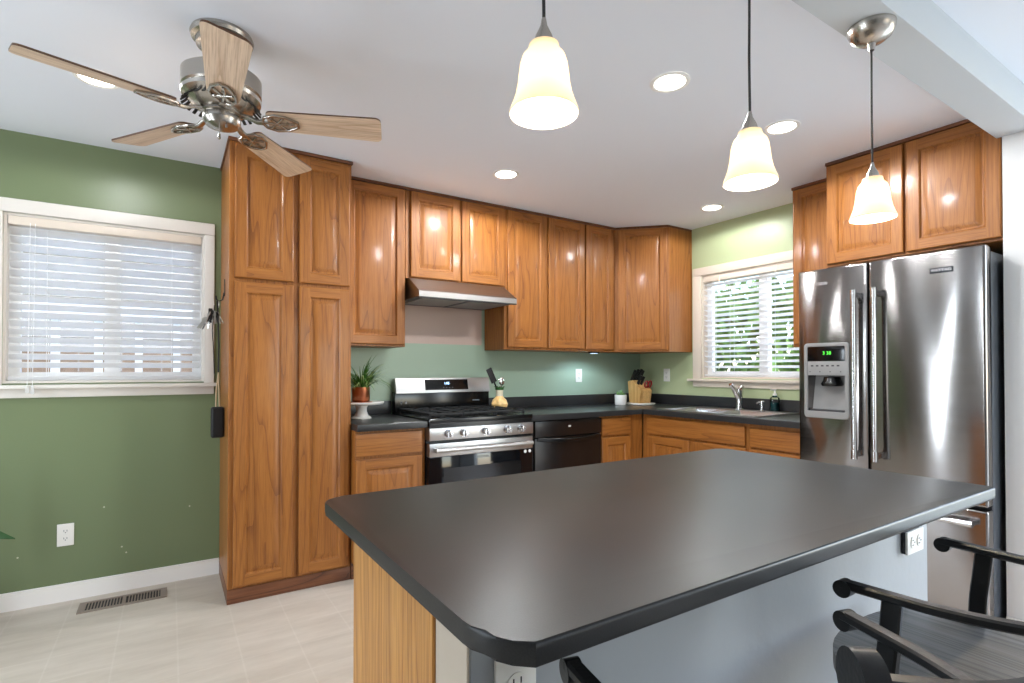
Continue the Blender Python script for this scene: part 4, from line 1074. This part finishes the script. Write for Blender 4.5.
for k in range(5):
    th = R(51+72*k)
    M = Matrix.Rotation(th, 4, 'Z') @ Matrix.Translation((0, 0, zb)) @ Matrix.Rotation(R(-13), 4, 'X')   # left edge lower
    # local x outward
    op = round_poly([(.155, -.050), (.564, -.068), (.564, .068), (.155, .050)], [.02, .022, .022, .02], 6)
    b = MB(); lo = [b.bm.verts.new((x, y, 0)) for x, y in op]; hi = [b.bm.verts.new((x, y, .0065)) for x, y in op]; n = len(op)
    b.bm.faces.new(lo[::-1]); b.bm.faces.new(hi)
    for i in range(n): b.bm.faces.new((lo[i], lo[(i+1) % n], hi[(i+1) % n], hi[i])).material_index = 1
    bl = b.build('blade', [maple, blade_edge], fn, smooth=False); bl.matrix_local = M
    # leaf-shaped iron with cut-outs, built as a loop of bars under the blade
    b = MB(); z = -.006
    loop = [(.135, 0), (.150, .028), (.185, .042), (.225, .036), (.262, .012), (.262, -.012), (.225, -.036), (.185, -.042), (.150, -.028), (.135, 0)]
    b.bar([(x, y, z) for x, y in loop], .010, .009)
    b.bar([(.14, 0, z), (.2, .006, z), (.25, 0, z)], .010, .008)
    b.bar([(.165, -.03, z), (.19, 0, z-.001), (.215, .03, z)], .008, .008); b.bar([(.165, .03, z), (.19, 0, z-.001), (.215, -.03, z)], .008, .008)
    Mi = M.inverted() @ Matrix.Rotation(th, 4, 'Z')
    b.bar([Mi @ Vector((.06, 0, -.288)), Mi @ Vector((.09, 0, -.293)), Mi @ Vector((.12, 0, -.306)), Vector((.145, 0, z))], .022, .012)
    for x, y in ((.175, .02), (.175, -.02), (.225, 0)): b.cyl((x, y, z-.006), (x, y, .001), .005, seg=10)
    br = b.build('blade_iron', nickel, bl)

# ------------------------------------------------------------------ counter stools
def stool(label, loc, rz, hk=.232):
    t = thing('counter_stool', label, 'stool', loc, rz, 'stools at the island')
    SZ = .655
    # seat: soft rounded square with a slight dish
    n = 48; hw, hd = .262, .238
    pts = []
    for k in range(n):
        a = 2*math.pi*k/n; c, s = math.cos(a), math.sin(a)
        pts.append((hw*math.copysign(abs(c)**.78, c), hd*math.copysign(abs(s)**.78, s)))
    b = MB(); b.prism(pts, SZ-.034, SZ, bev=.010, seg=3); b.build('seat', stool_wood, t)
    hs = [(hk, .155), (hk-.005, .09), (hk-.014, .01), (.203, -.075), (.168, -.15), (.112, -.205), (0, -.228)]
    ring = [(x, y, .816+.012*max(0, -y)/.2) for x, y in hs]; ring = ring + [(-x, y, z) for x, y, z in ring[-2::-1]]
    # smooth by subdivision
    def catmull(p, m=5):
        P = [Vector(q) for q in p]; o = []
        for i in range(len(P)-1):
            a, b_, c, d = P[max(i-1, 0)], P[i], P[i+1], P[min(i+2, len(P)-1)]
            for k in range(m):
                u = k/m; o.append(.5*((2*b_) + (c-a)*u + (2*a-5*b_+4*c-d)*u*u + (3*b_-a-3*c+d)*u**3))
        o.append(P[-1]); return o
    b = MB(); b.bar(catmull(ring), .024, .016)
    for s in (-1, 1): b.cyl((s*hk-.0115, .152, .8085), (s*hk+.0115, .152, .8085), .016, seg=24)
    b.build('arm_rail', stool_black, t)
    for s in (-1, 1):
        MB().bar(catmull([(s*(hk-.018), .085, SZ-.03), (s*(hk-.013), .085, .70), (s*(hk-.008), .08, .76), (s*(hk-.006), .075, .812)], 4), .013, .032, up=(0, 1, 0)).build('arm_post', stool_black, t)
    cr = catmull([(-.125, -.200, .955), (-.06, -.232, .955), (0, -.24, .955), (.06, -.232, .955), (.125, -.200, .955)], 5)
    b = MB(); b.bar(cr, .020, .034)
    for s in (-1, 1):
        d = Vector((s*.9, .42, 0)); p = Vector((s*.140, -.195, .967))
        b.cyl(p-d*.010, p+d*.010, .026, seg=26)
    b.build('crest_rail', stool_black, t)
    b = MB(); b.bar(catmull([(0, -.215, SZ-.02), (0, -.235, .74), (0, -.228, .84), (0, -.24, .95)], 4), .11, .012, up=(0, 1, 0)); b.build('back_splat', stool_black, t)
    for s in (-1, 1):
        MB().cyl((s*.13, -.185, SZ-.02), (s*.115, -.203, .95), .011, seg=12).build('back_post', stool_black, t)
        MB().cyl((s*.20, .19, 0), (s*.175, .165, SZ-.03), .014, .017, seg=14).build('leg', stool_black, t)
        MB().cyl((s*.20, -.20, 0), (s*.165, -.165, SZ-.03), .014, .017, seg=14).build('leg', stool_black, t)
        MB().cyl((s*.19, .178, .25), (s*.188, -.188, .25), .009, seg=12).build('stretcher', stool_black, t)
    MB().cyl((-.192, .181, .20), (.192, .181, .20), .010, seg=12).build('foot_rest', stool_black, t)
    return t
stool('black stool nearer the refrigerator, its wooden seat in view', (-2.518, -3.30, 0), 0)
stool('black stool nearest the camera, only its arm ends in view', (-3.162, -3.296, 0), -15.5, .245)
